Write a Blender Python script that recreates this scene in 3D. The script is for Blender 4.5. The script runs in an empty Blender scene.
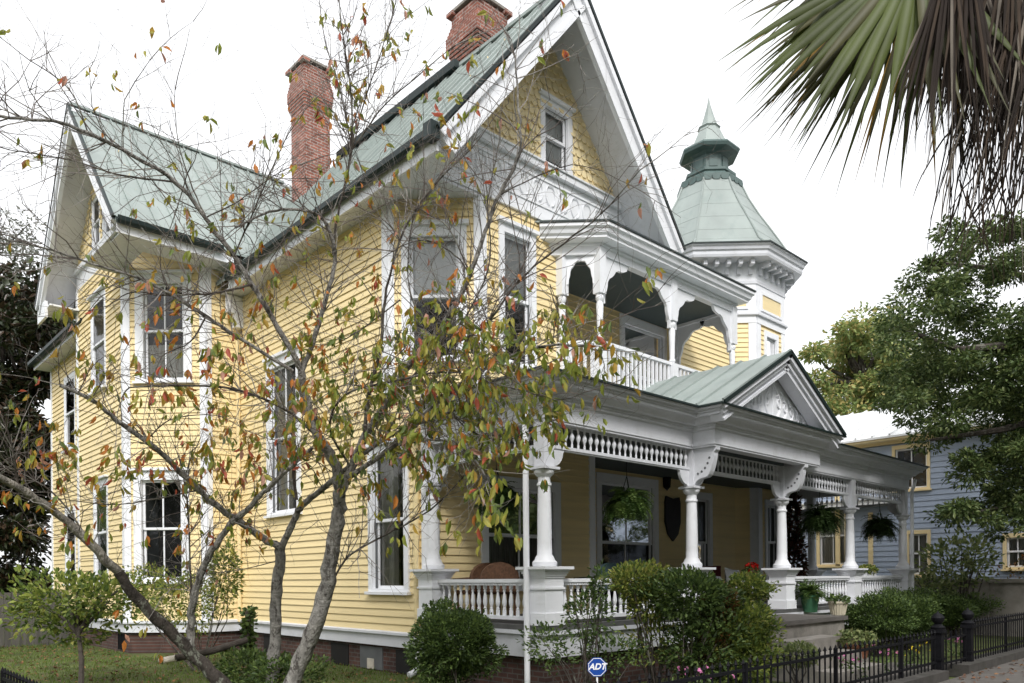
import bpy, math, random
import numpy as np
random.seed(7); rng = np.random.default_rng(7)
R = math.radians
SC = bpy.context.scene
COL = SC.collection
# ------------------------------------------------------------------ camera
F = 763.0; CX = 512.0; CY = 577.5; ROLL = R(0.45)
CAM = (-7.22, -7.055, 1.68)
_n = math.hypot(0.6845, 0.729); FW = (0.6845/_n, 0.729/_n, 0.0)
_rt = (FW[1], -FW[0], 0.0)
_c, _s = math.cos(ROLL), math.sin(ROLL)
RT = (_c*_rt[0], _c*_rt[1], -_s); UP = (_s*_rt[0], _s*_rt[1], _c)
def proj(p):
    v = [p[i]-CAM[i] for i in range(3)]
    d = sum(v[i]*FW[i] for i in range(3))
    return CX+F*sum(v[i]*RT[i] for i in range(3))/d, CY-F*sum(v[i]*UP[i] for i in range(3))/d, d
def on(px, py, ax, val):
    a = (px-CX)/F; b = (CY-py)/F
    r = [FW[i]+a*RT[i]+b*UP[i] for i in range(3)]
    t = val if ax == 'D' else (val-CAM['XYZ'.index(ax)])/r['XYZ'.index(ax)]
    return tuple(CAM[i]+t*r[i] for i in range(3))
cam = bpy.data.cameras.new('camera'); co = bpy.data.objects.new('camera', cam); COL.objects.link(co); SC.camera = co
cam.sensor_width = 36; cam.lens = F/1024*36; cam.clip_end = 3000; cam.clip_start = 0.05
cam.shift_y = (CY-341.5)/1024; cam.shift_x = 0
from mathutils import Matrix, Vector
m = Matrix(((RT[0], UP[0], -FW[0]), (RT[1], UP[1], -FW[1]), (RT[2], UP[2], -FW[2])))
co.matrix_world = Matrix.Translation(CAM) @ m.to_4x4()

# ------------------------------------------------------------------ materials
MATS = {}
def nodes(name):
    mt = bpy.data.materials.new(name); mt.use_nodes = True
    nt = mt.node_tree; MATS[name] = mt
    return mt, nt, nt.nodes['Principled BSDF']
def mk(name, col, rough=0.6, var=0.12, scale=3.0, bump=0.15, bscale=40, spec=0.3, metal=0.0, dirt=None, stretch=(1, 1, 1), trans=0.0):
    mt, nt, b = nodes(name)
    N = nt.nodes; L = nt.links
    tc = N.new('ShaderNodeTexCoord'); mp = N.new('ShaderNodeMapping'); mp.inputs['Scale'].default_value = stretch
    L.new(tc.outputs['Object'], mp.inputs['Vector'])
    nz = N.new('ShaderNodeTexNoise'); nz.inputs['Scale'].default_value = scale; nz.inputs['Detail'].default_value = 6
    L.new(mp.outputs['Vector'], nz.inputs['Vector'])
    rp = N.new('ShaderNodeValToRGB')
    lo = tuple(max(0, c*(1-var)) for c in col); hi = tuple(min(1, c*(1+var)) for c in col)
    rp.color_ramp.elements[0].position = 0.3; rp.color_ramp.elements[1].position = 0.7
    rp.color_ramp.elements[0].color = (*lo, 1); rp.color_ramp.elements[1].color = (*hi, 1)
    L.new(nz.outputs['Fac'], rp.inputs['Fac'])
    out = rp.outputs['Color']
    if dirt:
        n2 = N.new('ShaderNodeTexNoise'); n2.inputs['Scale'].default_value = dirt[1]; n2.inputs['Detail'].default_value = 8; n2.inputs['Roughness'].default_value = 0.7
        L.new(mp.outputs['Vector'], n2.inputs['Vector'])
        r2 = N.new('ShaderNodeValToRGB'); r2.color_ramp.elements[0].position = 0.52; r2.color_ramp.elements[1].position = 0.58 if name.startswith('bark') else 0.75
        L.new(n2.outputs['Fac'], r2.inputs['Fac'])
        mul = N.new('ShaderNodeMath'); mul.operation = 'MULTIPLY'; mul.inputs[1].default_value = dirt[2]
        L.new(r2.outputs['Color'], mul.inputs[0])
        mx = N.new('ShaderNodeMixRGB'); mx.inputs['Color2'].default_value = (*dirt[0], 1)
        L.new(mul.outputs[0], mx.inputs['Fac']); L.new(out, mx.inputs['Color1']); out = mx.outputs['Color']
    L.new(out, b.inputs['Base Color'])
    b.inputs['Roughness'].default_value = rough; b.inputs['Specular IOR Level'].default_value = spec; b.inputs['Metallic'].default_value = metal
    if bump:
        n3 = N.new('ShaderNodeTexNoise'); n3.inputs['Scale'].default_value = bscale; n3.inputs['Detail'].default_value = 5
        L.new(mp.outputs['Vector'], n3.inputs['Vector'])
        bp = N.new('ShaderNodeBump'); bp.inputs['Strength'].default_value = bump; bp.inputs['Distance'].default_value = 0.03 if name.startswith('bark') else 0.01
        L.new(n3.outputs['Fac'], bp.inputs['Height']); L.new(bp.outputs['Normal'], b.inputs['Normal'])
    if trans:
        tr = N.new('ShaderNodeBsdfTranslucent'); L.new(out, tr.inputs['Color'])
        ms = N.new('ShaderNodeMixShader'); ms.inputs['Fac'].default_value = trans
        o = N['Material Output']; L.new(b.outputs[0], ms.inputs[1]); L.new(tr.outputs[0], ms.inputs[2]); L.new(ms.outputs[0], o.inputs['Surface'])
    return mt
def mk_brick(name, c1, c2, mortar, sx=1.0):
    mt, nt, b = nodes(name); N = nt.nodes; L = nt.links
    g = N.new('ShaderNodeNewGeometry'); sp = N.new('ShaderNodeSeparateXYZ'); sn = N.new('ShaderNodeSeparateXYZ')
    tc = N.new('ShaderNodeTexCoord'); L.new(tc.outputs['Object'], sp.inputs[0]); L.new(g.outputs['True Normal'], sn.inputs[0])
    def mth(op, a, bb=None):
        n = N.new('ShaderNodeMath'); n.operation = op; L.new(a, n.inputs[0])
        if bb is not None: L.new(bb, n.inputs[1])
        return n.outputs[0]
    ax = mth('ABSOLUTE', sn.outputs[0]); ay = mth('ABSOLUTE', sn.outputs[1])
    u = mth('ADD', mth('MULTIPLY', sp.outputs[0], ay), mth('MULTIPLY', sp.outputs[1], ax))
    cb = N.new('ShaderNodeCombineXYZ'); L.new(u, cb.inputs[0]); L.new(sp.outputs[2], cb.inputs[1])
    br = N.new('ShaderNodeTexBrick'); L.new(cb.outputs[0], br.inputs['Vector'])
    br.inputs['Color1'].default_value = (*c1, 1); br.inputs['Color2'].default_value = (*c2, 1); br.inputs['Mortar'].default_value = (*mortar, 1)
    br.inputs['Scale'].default_value = 1; br.inputs['Brick Width'].default_value = 0.2*sx; br.inputs['Row Height'].default_value = 0.072*sx; br.inputs['Mortar Size'].default_value = 0.009
    nz = N.new('ShaderNodeTexNoise'); nz.inputs['Scale'].default_value = 5; nz.inputs['Detail'].default_value = 8; L.new(tc.outputs['Object'], nz.inputs['Vector'])
    mx = N.new('ShaderNodeMixRGB'); mx.blend_type = 'OVERLAY'; mx.inputs['Fac'].default_value = 0.85
    L.new(br.outputs['Color'], mx.inputs['Color1']); L.new(nz.outputs['Fac'], mx.inputs['Color2']); L.new(mx.outputs[0], b.inputs['Base Color'])
    bp = N.new('ShaderNodeBump'); bp.inputs['Strength'].default_value = 0.6; bp.inputs['Distance'].default_value = 0.012; bp.invert = True
    L.new(br.outputs['Fac'], bp.inputs['Height']); L.new(bp.outputs['Normal'], b.inputs['Normal'])
    b.inputs['Roughness'].default_value = 0.9
    return mt
YEL = mk('yellow_paint', (0.80, 0.648, 0.36), 0.55, 0.07, 1.0, 0.15, 14, dirt=((0.50, 0.41, 0.24), 1.1, 0.45), stretch=(0.3, 0.3, 8.0))
YSH = mk('yellow_shingle', (0.84, 0.70, 0.42), 0.65, 0.08, 2.5, 0.2, 25, dirt=((0.42, 0.33, 0.16), 3, 0.3))
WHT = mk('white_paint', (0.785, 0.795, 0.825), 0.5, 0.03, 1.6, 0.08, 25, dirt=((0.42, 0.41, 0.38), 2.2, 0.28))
WHT2 = mk('white_trim_shaded_weathered', (0.645, 0.655, 0.69), 0.55, 0.05, 2.2, 0.1, 25, dirt=((0.36, 0.36, 0.34), 3, 0.4))  # same white paint darkened to carry the shade of the front; grime is random
PAT = mk('green_metal_roof', (0.275, 0.313, 0.297), 0.5, 0.14, 1.1, 0.12, 9, spec=0.4, dirt=((0.20, 0.25, 0.235), 2.4, 0.65), stretch=(1, 1, 0.5))
DGR = mk('dark_green_metal', (0.012, 0.022, 0.021), 0.45, 0.2, 3, 0.05)
DRUM = mk('lantern_green', (0.085, 0.125, 0.118), 0.5, 0.15, 3, 0.05)
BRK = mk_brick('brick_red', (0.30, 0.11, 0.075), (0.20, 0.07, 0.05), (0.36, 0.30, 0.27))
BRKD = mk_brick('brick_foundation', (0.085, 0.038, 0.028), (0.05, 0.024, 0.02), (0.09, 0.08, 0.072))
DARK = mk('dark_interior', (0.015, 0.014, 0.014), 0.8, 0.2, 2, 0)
CURT = mk('curtain', (0.55, 0.53, 0.48), 0.9, 0.12, 6, 0.3, 12, stretch=(6, 6, 0.4))
CURTD = mk('curtain_grey', (0.24, 0.23, 0.21), 0.9, 0.3, 6, 0.3, 12, stretch=(6, 6, 0.4))
SHADE = mk('window_shade', (0.8, 0.8, 0.8), 0.8, 0.06, 3, 0.05)
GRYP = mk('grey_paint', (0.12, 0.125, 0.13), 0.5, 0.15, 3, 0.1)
CEIL = mk('porch_ceiling_paint', (0.07, 0.09, 0.09), 0.6, 0.08, 3, 0.05)
PFLR = mk('porch_floor_paint', (0.10, 0.10, 0.098), 0.5, 0.15, 5, 0.1)
CONC = mk('concrete', (0.26, 0.24, 0.215), 0.9, 0.2, 4, 0.4, 30, dirt=((0.08, 0.08, 0.06), 3, 0.6))
ASPH = mk('asphalt', (0.06, 0.06, 0.06), 0.95, 0.2, 8, 0.5, 120)
KERB = mk('kerb_stone', (0.065, 0.06, 0.055), 0.95, 0.25, 5, 0.4, 40, dirt=((0.04, 0.045, 0.03), 3, 0.7))
WALK = mk('sidewalk_concrete', (0.12, 0.11, 0.10), 0.9, 0.15, 3, 0.3, 60, dirt=((0.12, 0.11, 0.1), 2, 0.5))
IRON = mk('black_iron', (0.008, 0.008, 0.01), 0.6, 0.3, 8, 0.1, spec=0.15)
BARK = mk('bark_grey', (0.24, 0.228, 0.21), 0.92, 0.4, 12, 1.0, 40, dirt=((0.055, 0.047, 0.042), 13, 0.85), stretch=(1, 1, 0.6))
BARKL = mk('bark_pale', (0.25, 0.23, 0.20), 0.92, 0.5, 12, 1.0, 40, dirt=((0.10, 0.09, 0.08), 9, 0.8), stretch=(1, 1, 0.6))
BARKM = mk('bark_mossy', (0.05, 0.042, 0.036), 0.95, 0.4, 11, 0.9, 30, dirt=((0.20, 0.21, 0.17), 7, 0.8), stretch=(1, 1, 0.6))
BARKD = mk('bark_dark', (0.07, 0.058, 0.05), 0.9, 0.35, 9, 0.8, 30, dirt=((0.22, 0.22, 0.18), 5, 0.6), stretch=(1, 1, 0.4))
TWIG = mk('twig_bark', (0.12, 0.10, 0.09), 0.85, 0.3, 9, 0)
PALE = mk('cut_wood', (0.55, 0.50, 0.42), 0.8, 0.15, 8, 0.2)
CLAY = mk('terracotta', (0.28, 0.12, 0.07), 0.8, 0.15, 5, 0.1)
GPOT = mk('green_pot', (0.045, 0.13, 0.07), 0.4, 0.1, 5, 0.05)
CPOT = mk('cream_pot', (0.55, 0.50, 0.38), 0.5, 0.1, 5, 0.05)
WICK = mk('brown_wicker', (0.11, 0.055, 0.03), 0.6, 0.35, 30, 0.6, 90)
TEAL = mk('dark_teal_cloth', (0.03, 0.055, 0.06), 0.8, 0.2, 6, 0.2)
MAROON = mk('maroon_cloth', (0.09, 0.012, 0.014), 0.85, 0.15, 6, 0.2)
CUSH = mk('white_cushion', (0.62, 0.63, 0.65), 0.9, 0.06, 6, 0.2)
REDF = mk('red_petals', (0.55, 0.02, 0.012), 0.6, 0.2, 20, 0, trans=0.2)
PINKF = mk('pink_petals', (0.70, 0.25, 0.48), 0.6, 0.2, 20, 0, trans=0.3)
YELF = mk('yellow_petals', (0.75, 0.58, 0.04), 0.6, 0.2, 20, 0, trans=0.3)
BLU = mk('blue_siding_paint', (0.35, 0.41, 0.52), 0.6, 0.06, 2, 0.1, dirt=((0.15, 0.19, 0.27), 2, 0.4))
YTR = mk('yellow_trim_paint', (0.78, 0.63, 0.36), 0.55, 0.06, 3, 0.1)
WMET = mk('white_metal_roof', (0.66, 0.67, 0.68), 0.45, 0.08, 1, 0.05, dirt=((0.42, 0.42, 0.42), 1.2, 0.5))
FENW = mk('grey_fence_wood', (0.09, 0.085, 0.075), 0.9, 0.3, 3, 0.4, stretch=(4, 4, 0.5))
SIGB = mk('sign_blue', (0.012, 0.06, 0.30), 0.35, 0.03, 3, 0)
SIGW = mk('sign_white', (0.82, 0.82, 0.84), 0.4, 0.02, 3, 0)
WOODB = mk('plaque_wood', (0.022, 0.018, 0.018), 0.4, 0.2, 6, 0.1)
GRASS = mk('grass_blade', (0.12, 0.18, 0.035), 0.7, 0.4, 1.2, 0, trans=0.35, dirt=((0.22, 0.18, 0.06), 2, 0.45))
SOIL = mk('lawn_soil', (0.07, 0.088, 0.025), 0.95, 0.4, 2.0, 0.6, 25, dirt=((0.085, 0.05, 0.03), 1.6, 0.9))
LEAFS = {}
def leafmats(key, cols, trans=0.4, rough=0.5, spec=0.35):
    LEAFS[key] = [mk('leaf_%s_%d' % (key, i), c, rough, 0.25, 14, 0, spec=spec, trans=trans) for i, c in enumerate(cols)]
leafmats('autumn', trans=0.5, cols=[(0.26, 0.30, 0.05), (0.40, 0.37, 0.075), (0.17, 0.23, 0.065), (0.56, 0.21, 0.045), (0.50, 0.12, 0.07), (0.45, 0.29, 0.05), (0.56, 0.30, 0.22)])
leafmats('shrub', [(0.08, 0.125, 0.036), (0.13, 0.19, 0.05), (0.05, 0.085, 0.026)], 0.3)
leafmats('lime', [(0.27, 0.31, 0.065), (0.18, 0.24, 0.05), (0.085, 0.13, 0.034), (0.36, 0.35, 0.095)], 0.35)
leafmats('bronze', [(0.20, 0.09, 0.03), (0.14, 0.10, 0.03), (0.10, 0.11, 0.025)], 0.3)
leafmats('oak', [(0.075, 0.115, 0.034), (0.11, 0.155, 0.05), (0.05, 0.08, 0.025), (0.15, 0.185, 0.06)], 0.3)
leafmats('far', [(0.24, 0.31, 0.10), (0.33, 0.37, 0.13), (0.18, 0.25, 0.085), (0.44, 0.37, 0.14)], 0.4)
leafmats('magnolia', [(0.025, 0.036, 0.014), (0.04, 0.05, 0.02), (0.05, 0.032, 0.018)], 0.12, 0.35, 0.5)
leafmats('grey', [(0.18, 0.19, 0.16), (0.25, 0.26, 0.22)], 0.4)
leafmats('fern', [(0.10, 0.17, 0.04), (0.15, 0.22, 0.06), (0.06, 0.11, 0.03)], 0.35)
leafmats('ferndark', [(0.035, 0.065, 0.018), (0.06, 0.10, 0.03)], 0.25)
leafmats('red', [(0.09, 0.03, 0.022), (0.06, 0.035, 0.02), (0.13, 0.05, 0.03), (0.03, 0.04, 0.015)], 0.3)
leafmats('light', [(0.20, 0.25, 0.09), (0.28, 0.31, 0.13), (0.12, 0.16, 0.06)], 0.4)
leafmats('fallen', [(0.16, 0.07, 0.03), (0.22, 0.11, 0.04), (0.10, 0.05, 0.03)], 0.1)
PALMG = [mk('palm_green', (0.058, 0.076, 0.014), 0.5, 0.4, 2, 0, spec=0.25, trans=0.10), mk('palm_olive', (0.056, 0.054, 0.014), 0.5, 0.4, 2, 0, trans=0.10), mk('palm_ochre', (0.32, 0.19, 0.04), 0.6, 0.3, 4, 0, trans=0.25)]
PALMD = [mk('palm_dead', (0.17, 0.145, 0.12), 0.85, 0.4, 3, 0, trans=0.06), mk('palm_dead_dark', (0.028, 0.02, 0.016), 0.9, 0.35, 3, 0, trans=0.05), mk('palm_dead_brown', (0.06, 0.042, 0.03), 0.9, 0.3, 3, 0, trans=0.06)]
# glass: mix of clear and mirror by angle
GLS, _nt, _b = nodes('window_glass'); _N = _nt.nodes; _L = _nt.links
_g = _N.new('ShaderNodeBsdfGlossy'); _g.inputs['Roughness'].default_value = 0.03; _t = _N.new('ShaderNodeBsdfTransparent'); _t.inputs['Color'].default_value = (0.8, 0.82, 0.82, 1)
_f = _N.new('ShaderNodeFresnel'); _f.inputs['IOR'].default_value = 1.5
_nz = _N.new('ShaderNodeTexNoise'); _nz.inputs['Scale'].default_value = 2.5; _bp = _N.new('ShaderNodeBump'); _bp.inputs['Strength'].default_value = 0.12; _bp.inputs['Distance'].default_value = 0.05
_L.new(_nz.outputs['Fac'], _bp.inputs['Height']); _L.new(_bp.outputs['Normal'], _g.inputs['Normal'])
_m = _N.new('ShaderNodeMixShader'); _L.new(_f.outputs[0], _m.inputs[0]); _L.new(_t.outputs[0], _m.inputs[1]); _L.new(_g.outputs[0], _m.inputs[2])
_L.new(_m.outputs[0], _N['Material Output'].inputs['Surface'])

# ------------------------------------------------------------------ mesh helpers
def mesh_obj(name, me, parent=None):
    o = bpy.data.objects.new(name, me); COL.objects.link(o)
    if parent is not None: o.parent = parent
    return o
class MB:
    def __init__(s): s.v = []; s.f = []; s.mi = []
    def add(s, vs, fs, mi=0):
        n = len(s.v); s.v += [tuple(p) for p in vs]; s.f += [tuple(i+n for i in f) for f in fs]; s.mi += [mi]*len(fs); return s
    def hexa(s, p, mi=0):   # p: 8 points, bottom 4 then top 4
        return s.add(p, [(0, 3, 2, 1), (4, 5, 6, 7), (0, 1, 5, 4), (1, 2, 6, 5), (2, 3, 7, 6), (3, 0, 4, 7)], mi)
    def box(s, x0, x1, y0, y1, z0, z1, mi=0):
        return s.hexa([(x0, y0, z0), (x1, y0, z0), (x1, y1, z0), (x0, y1, z0), (x0, y0, z1), (x1, y0, z1), (x1, y1, z1), (x0, y1, z1)], mi)
    def fbox(s, fr, u0, u1, z0, z1, o0, o1, mi=0):
        return s.hexa([fr(u0, z0, o0), fr(u1, z0, o0), fr(u1, z0, o1), fr(u0, z0, o1), fr(u0, z1, o0), fr(u1, z1, o0), fr(u1, z1, o1), fr(u0, z1, o1)], mi)
    def prism(s, fr, poly, o0, o1, mi=0):   # poly of (u,z) in frame, between two offsets
        n = len(poly)
        vs = [fr(u, z, o0) for u, z in poly]+[fr(u, z, o1) for u, z in poly]
        fs = [tuple(range(n))[::-1], tuple(range(n, 2*n))]+[(i, (i+1) % n, n+(i+1) % n, n+i) for i in range(n)]
        return s.add(vs, fs, mi)
    def plate(s, poly, z0, z1, mi=0):       # horizontal slab from xy polygon
        n = len(poly)
        vs = [(x, y, z0) for x, y in poly]+[(x, y, z1) for x, y in poly]
        fs = [tuple(range(n))[::-1], tuple(range(n, 2*n))]+[(i, (i+1) % n, n+(i+1) % n, n+i) for i in range(n)]
        return s.add(vs, fs, mi)
    def slab(s, pts, t, mi=0):              # polygon in space thickened downwards by t
        n = len(pts)
        vs = [(p[0], p[1], p[2]-t) for p in pts]+list(pts)
        fs = [tuple(range(n))[::-1], tuple(range(n, 2*n))]+[(i, (i+1) % n, n+(i+1) % n, n+i) for i in range(n)]
        return s.add(vs, fs, mi)
    def beam(s, a, b, w, h, up=(0, 0, 1), mi=0):
        a = Vector(a); b = Vector(b); d = (b-a).normalized(); sd = d.cross(Vector(up)).normalized()*w/2; u = sd.cross(d).normalized()*h/2
        return s.hexa([a-sd-u, a+sd-u, b+sd-u, b-sd-u, a-sd+u, a+sd+u, b+sd+u, b-sd+u], mi)
    def tube(s, pts, rad, n=8, mi=0, cap=True):
        pts = [Vector(p) for p in pts]
        if not hasattr(rad, '__len__'): rad = [rad]*len(pts)
        base = len(s.v); ref = None
        for i, p in enumerate(pts):
            t = (pts[min(i+1, len(pts)-1)]-pts[max(i-1, 0)])
            if t.length < 1e-9: t = Vector((0, 0, 1))
            t.normalize()
            if ref is None: ref = t.orthogonal().normalized()
            ref = (ref-t*ref.dot(t))
            if ref.length < 1e-6: ref = t.orthogonal()
            ref.normalize(); bn = t.cross(ref)
            for k in range(n):
                a = 2*math.pi*k/n
                s.v.append(tuple(p+(ref*math.cos(a)+bn*math.sin(a))*rad[i]))
        for i in range(len(pts)-1):
            for k in range(n):
                s.f.append((base+i*n+k, base+i*n+(k+1) % n, base+(i+1)*n+(k+1) % n, base+(i+1)*n+k)); s.mi.append(mi)
        if cap:
            s.f.append(tuple(base+k for k in range(n))[::-1]); s.mi.append(mi)
            e = base+(len(pts)-1)*n; s.f.append(tuple(e+k for k in range(n))); s.mi.append(mi)
        return s
    def lathe(s, prof, c=(0, 0, 0), n=16, mi=0, rot=0.0):   # prof (r,z)
        base = len(s.v)
        for r, z in prof:
            for k in range(n):
                a = rot+2*math.pi*k/n; s.v.append((c[0]+r*math.cos(a), c[1]+r*math.sin(a), c[2]+z))
        for i in range(len(prof)-1):
            for k in range(n):
                s.f.append((base+i*n+k, base+i*n+(k+1) % n, base+(i+1)*n+(k+1) % n, base+(i+1)*n+k)); s.mi.append(mi)
        s.f.append(tuple(base+k for k in range(n))[::-1]); s.mi.append(mi)
        e = base+(len(prof)-1)*n; s.f.append(tuple(e+k for k in range(n))); s.mi.append(mi)
        return s
    def sweep(s, path, prof, closed=False, mi=0):  # path xy; outward is to the right of travel; prof (off,z) closed loop
        n = len(path); m_ = len(prof); base = len(s.v)
        for i in range(n):
            p = path[i]
            def nrm(a, b):
                dx, dy = b[0]-a[0], b[1]-a[1]; l = math.hypot(dx, dy); return (dy/l, -dx/l)
            if closed or 0 < i < n-1:
                n1 = nrm(path[i-1], p); n2 = nrm(p, path[(i+1) % n])
                k = 1+n1[0]*n2[0]+n1[1]*n2[1]; o = ((n1[0]+n2[0])/k, (n1[1]+n2[1])/k)
            elif i == 0: o = nrm(p, path[1])
            else: o = nrm(path[-2], p)
            for off, z in prof: s.v.append((p[0]+o[0]*off, p[1]+o[1]*off, z))
        for i in range(n if closed else n-1):
            j = (i+1) % n
            for k in range(m_):
                q = (k+1) % m_
                s.f.append((base+i*m_+k, base+j*m_+k, base+j*m_+q, base+i*m_+q)); s.mi.append(mi)
        if not closed:
            s.f.append(tuple(base+k for k in range(m_))); s.mi.append(mi)
            e = base+(n-1)*m_; s.f.append(tuple(e+k for k in range(m_))[::-1]); s.mi.append(mi)
        return s
    def build(s, name, mats, parent=None, smooth=False):
        me = bpy.data.meshes.new(name); me.from_pydata(s.v, [], s.f)
        if not isinstance(mats, (list, tuple)): mats = [mats]
        for mm in mats: me.materials.append(mm)
        if len(mats) > 1: me.polygons.foreach_set('material_index', s.mi)
        me.update()
        import bmesh
        bm = bmesh.new(); bm.from_mesh(me); bmesh.ops.recalc_face_normals(bm, faces=bm.faces); bm.to_mesh(me); bm.free()
        if smooth:
            me.polygons.foreach_set('use_smooth', [True]*len(me.polygons))
            try: me.set_sharp_from_angle(angle=R(40))
            except Exception: pass
        return mesh_obj(name, me, parent)
def frame(o, u):
    l = math.hypot(*u); u = (u[0]/l, u[1]/l); n = (u[1], -u[0])     # outward = right of travel
    def f(a, z, off=0.0): return (o[0]+u[0]*a+n[0]*off, o[1]+u[1]*a+n[1]*off, z)
    f.len = l; return f
def fr2(a, b): return frame(a, (b[0]-a[0], b[1]-a[1]))
def tag(o, label=None, cat=None, group=None, kind=None):
    if label: o['label'] = label
    if cat: o['category'] = cat
    if group: o['group'] = group
    if kind: o['kind'] = kind
    return o
def empty(name, label, cat, loc=(0, 0, 0), group=None):
    o = bpy.data.objects.new(name, None); COL.objects.link(o); o.location = loc; o.empty_display_size = 0.2
    return tag(o, label, cat, group)
def copy_child(src, parent, loc=None):
    c = src.copy(); COL.objects.link(c); c.parent = parent
    if loc is not None: c.location = loc
    return c
# ---- leaves (numpy): each leaf 6 verts, 2 quads folded on the midrib
def leaf_obj(name, c, d, nrm, ln, wd, mi, mats, parent=None, fold=0.25, curl=0.0):
    c = np.asarray(c, float); n = len(c)
    d = np.asarray(d, float); d = d/np.linalg.norm(d, axis=1, keepdims=True)
    nrm = np.asarray(nrm, float); nrm = nrm-(nrm*d).sum(1, keepdims=True)*d; nrm = nrm/np.maximum(np.linalg.norm(nrm, axis=1, keepdims=True), 1e-6)
    s = np.cross(d, nrm); ln = np.broadcast_to(np.asarray(ln, float), (n,))[:, None]; wd = np.broadcast_to(np.asarray(wd, float), (n,))[:, None]
    P = np.empty((n, 6, 3))
    P[:, 0] = c; P[:, 3] = c+d*ln-nrm*ln*curl
    for k, (t, w) in enumerate(((0.33, 0.5), (0.7, 0.36))):
        mid = c+d*ln*t+nrm*(wd*fold)
        P[:, 1+k] = mid+s*wd*w; P[:, 5-k] = mid-s*wd*w
    V = P.reshape(-1, 3)
    idx = (np.arange(n)*6)[:, None]
    Fq = np.concatenate([idx+np.array([[0, 1, 2, 3]]), idx+np.array([[0, 3, 4, 5]])], 1).reshape(-1, 4)
    return np_mesh(name, V, Fq, np.repeat(np.asarray(mi), 2), mats, parent)
def np_mesh(name, V, Fq, mi, mats, parent=None):
    me = bpy.data.meshes.new(name); nf = len(Fq)
    me.vertices.add(len(V)); me.vertices.foreach_set('co', np.ascontiguousarray(V, dtype=np.float32).ravel())
    me.loops.add(nf*4); me.loops.foreach_set('vertex_index', np.ascontiguousarray(Fq, dtype=np.int32).ravel())
    me.polygons.add(nf); me.polygons.foreach_set('loop_start', np.arange(nf, dtype=np.int32)*4)
    try: me.polygons.foreach_set('loop_total', np.full(nf, 4, dtype=np.int32))
    except Exception: pass
    for mm in mats: me.materials.append(mm)
    me.polygons.foreach_set('material_index', np.ascontiguousarray(mi, dtype=np.int32))
    me.update(calc_edges=True); me.validate()
    return mesh_obj(name, me, parent)
def rdir(n): 
    v = rng.normal(size=(n, 3)); return v/np.linalg.norm(v, axis=1, keepdims=True)

# ------------------------------------------------------------------ world + sun
w = bpy.data.worlds.new('World'); SC.world = w; w.use_nodes = True
nt = w.node_tree; bg = nt.nodes['Background']
sky = nt.nodes.new('ShaderNodeTexSky'); sky.sky_type = 'NISHITA'; sky.sun_disc = False
SUN_EL, SUN_AZ = R(45), R(234)      # azimuth of the sun's position measured from +X counter-clockwise
sky.sun_elevation = SUN_EL; sky.sun_rotation = R(90)-SUN_AZ; sky.air_density = 1.0; sky.dust_density = 4.0; sky.ozone_density = 1.0
hs = nt.nodes.new('ShaderNodeHueSaturation'); hs.inputs['Saturation'].default_value = 0.10
mxw = nt.nodes.new('ShaderNodeMixRGB'); mxw.inputs['Fac'].default_value = 0.62; mxw.inputs['Color2'].default_value = (8.0, 8.1, 8.3, 1)   # even cloud layer
nt.links.new(sky.outputs[0], hs.inputs['Color']); nt.links.new(hs.outputs[0], mxw.inputs['Color1']); nt.links.new(mxw.outputs[0], bg.inputs['Color'])
bg.inputs['Strength'].default_value = 0.14
sl = bpy.data.lights.new('sun', 'SUN'); sl.energy = 1.5; sl.angle = R(12); sl.color = (1.0, 0.975, 0.94)
so = bpy.data.objects.new('sun', sl); COL.objects.link(so)
sd = Vector((math.cos(SUN_EL)*math.cos(SUN_AZ), math.cos(SUN_EL)*math.sin(SUN_AZ), math.sin(SUN_EL)))
so.rotation_euler = sd.to_track_quat('Z', 'Y').to_euler()
SC.view_settings.view_transform = 'Standard'; SC.view_settings.look = 'None'; SC.view_settings.exposure = 0.68; SC.view_settings.gamma = 1
try: SC.view_settings.use_curve_mapping = False
except Exception: pass
SC.render.engine = 'CYCLES'; SC.cycles.max_bounces = 8; SC.cycles.transparent_max_bounces = 12; SC.cycles.use_denoising = True

# ------------------------------------------------------------------ ground
mb = MB(); mb.add([(-600, -600, -0.06), (600, -600, -0.06), (600, 600, -0.06), (-600, 600, -0.06)], [(0, 1, 2, 3)])
tag(mb.build('ground', SOIL), kind='structure')
mb = MB(); mb.box(-60, 60, -2.55, 60, -0.05, 0.1); tag(mb.build('lawn', SOIL), kind='structure')
mb = MB(); mb.box(-60, 60, -6.2, -3.0, -0.05, 0.02)
tag(mb.build('sidewalk', WALK), kind='structure')
mb = MB(); mb.box(-60, 60, -16, -8.2, -0.05, -0.04); tag(mb.build('road', ASPH), kind='structure')
mb = MB(); mb.box(-60, 6.0, -3.0, -2.6, -0.05, 0.16); mb.box(7.0, 60, -3.0, -2.6, -0.05, 0.16)
tag(mb.build('kerb', KERB), kind='structure')
mb = MB(); mb.box(5.95, 7.05, -2.6, -1.75, -0.05, 0.115); mb.box(3.6, 7.05, -2.5, -1.9, 0.1, 0.118)
tag(mb.build('path', WALK), kind='structure')
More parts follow.
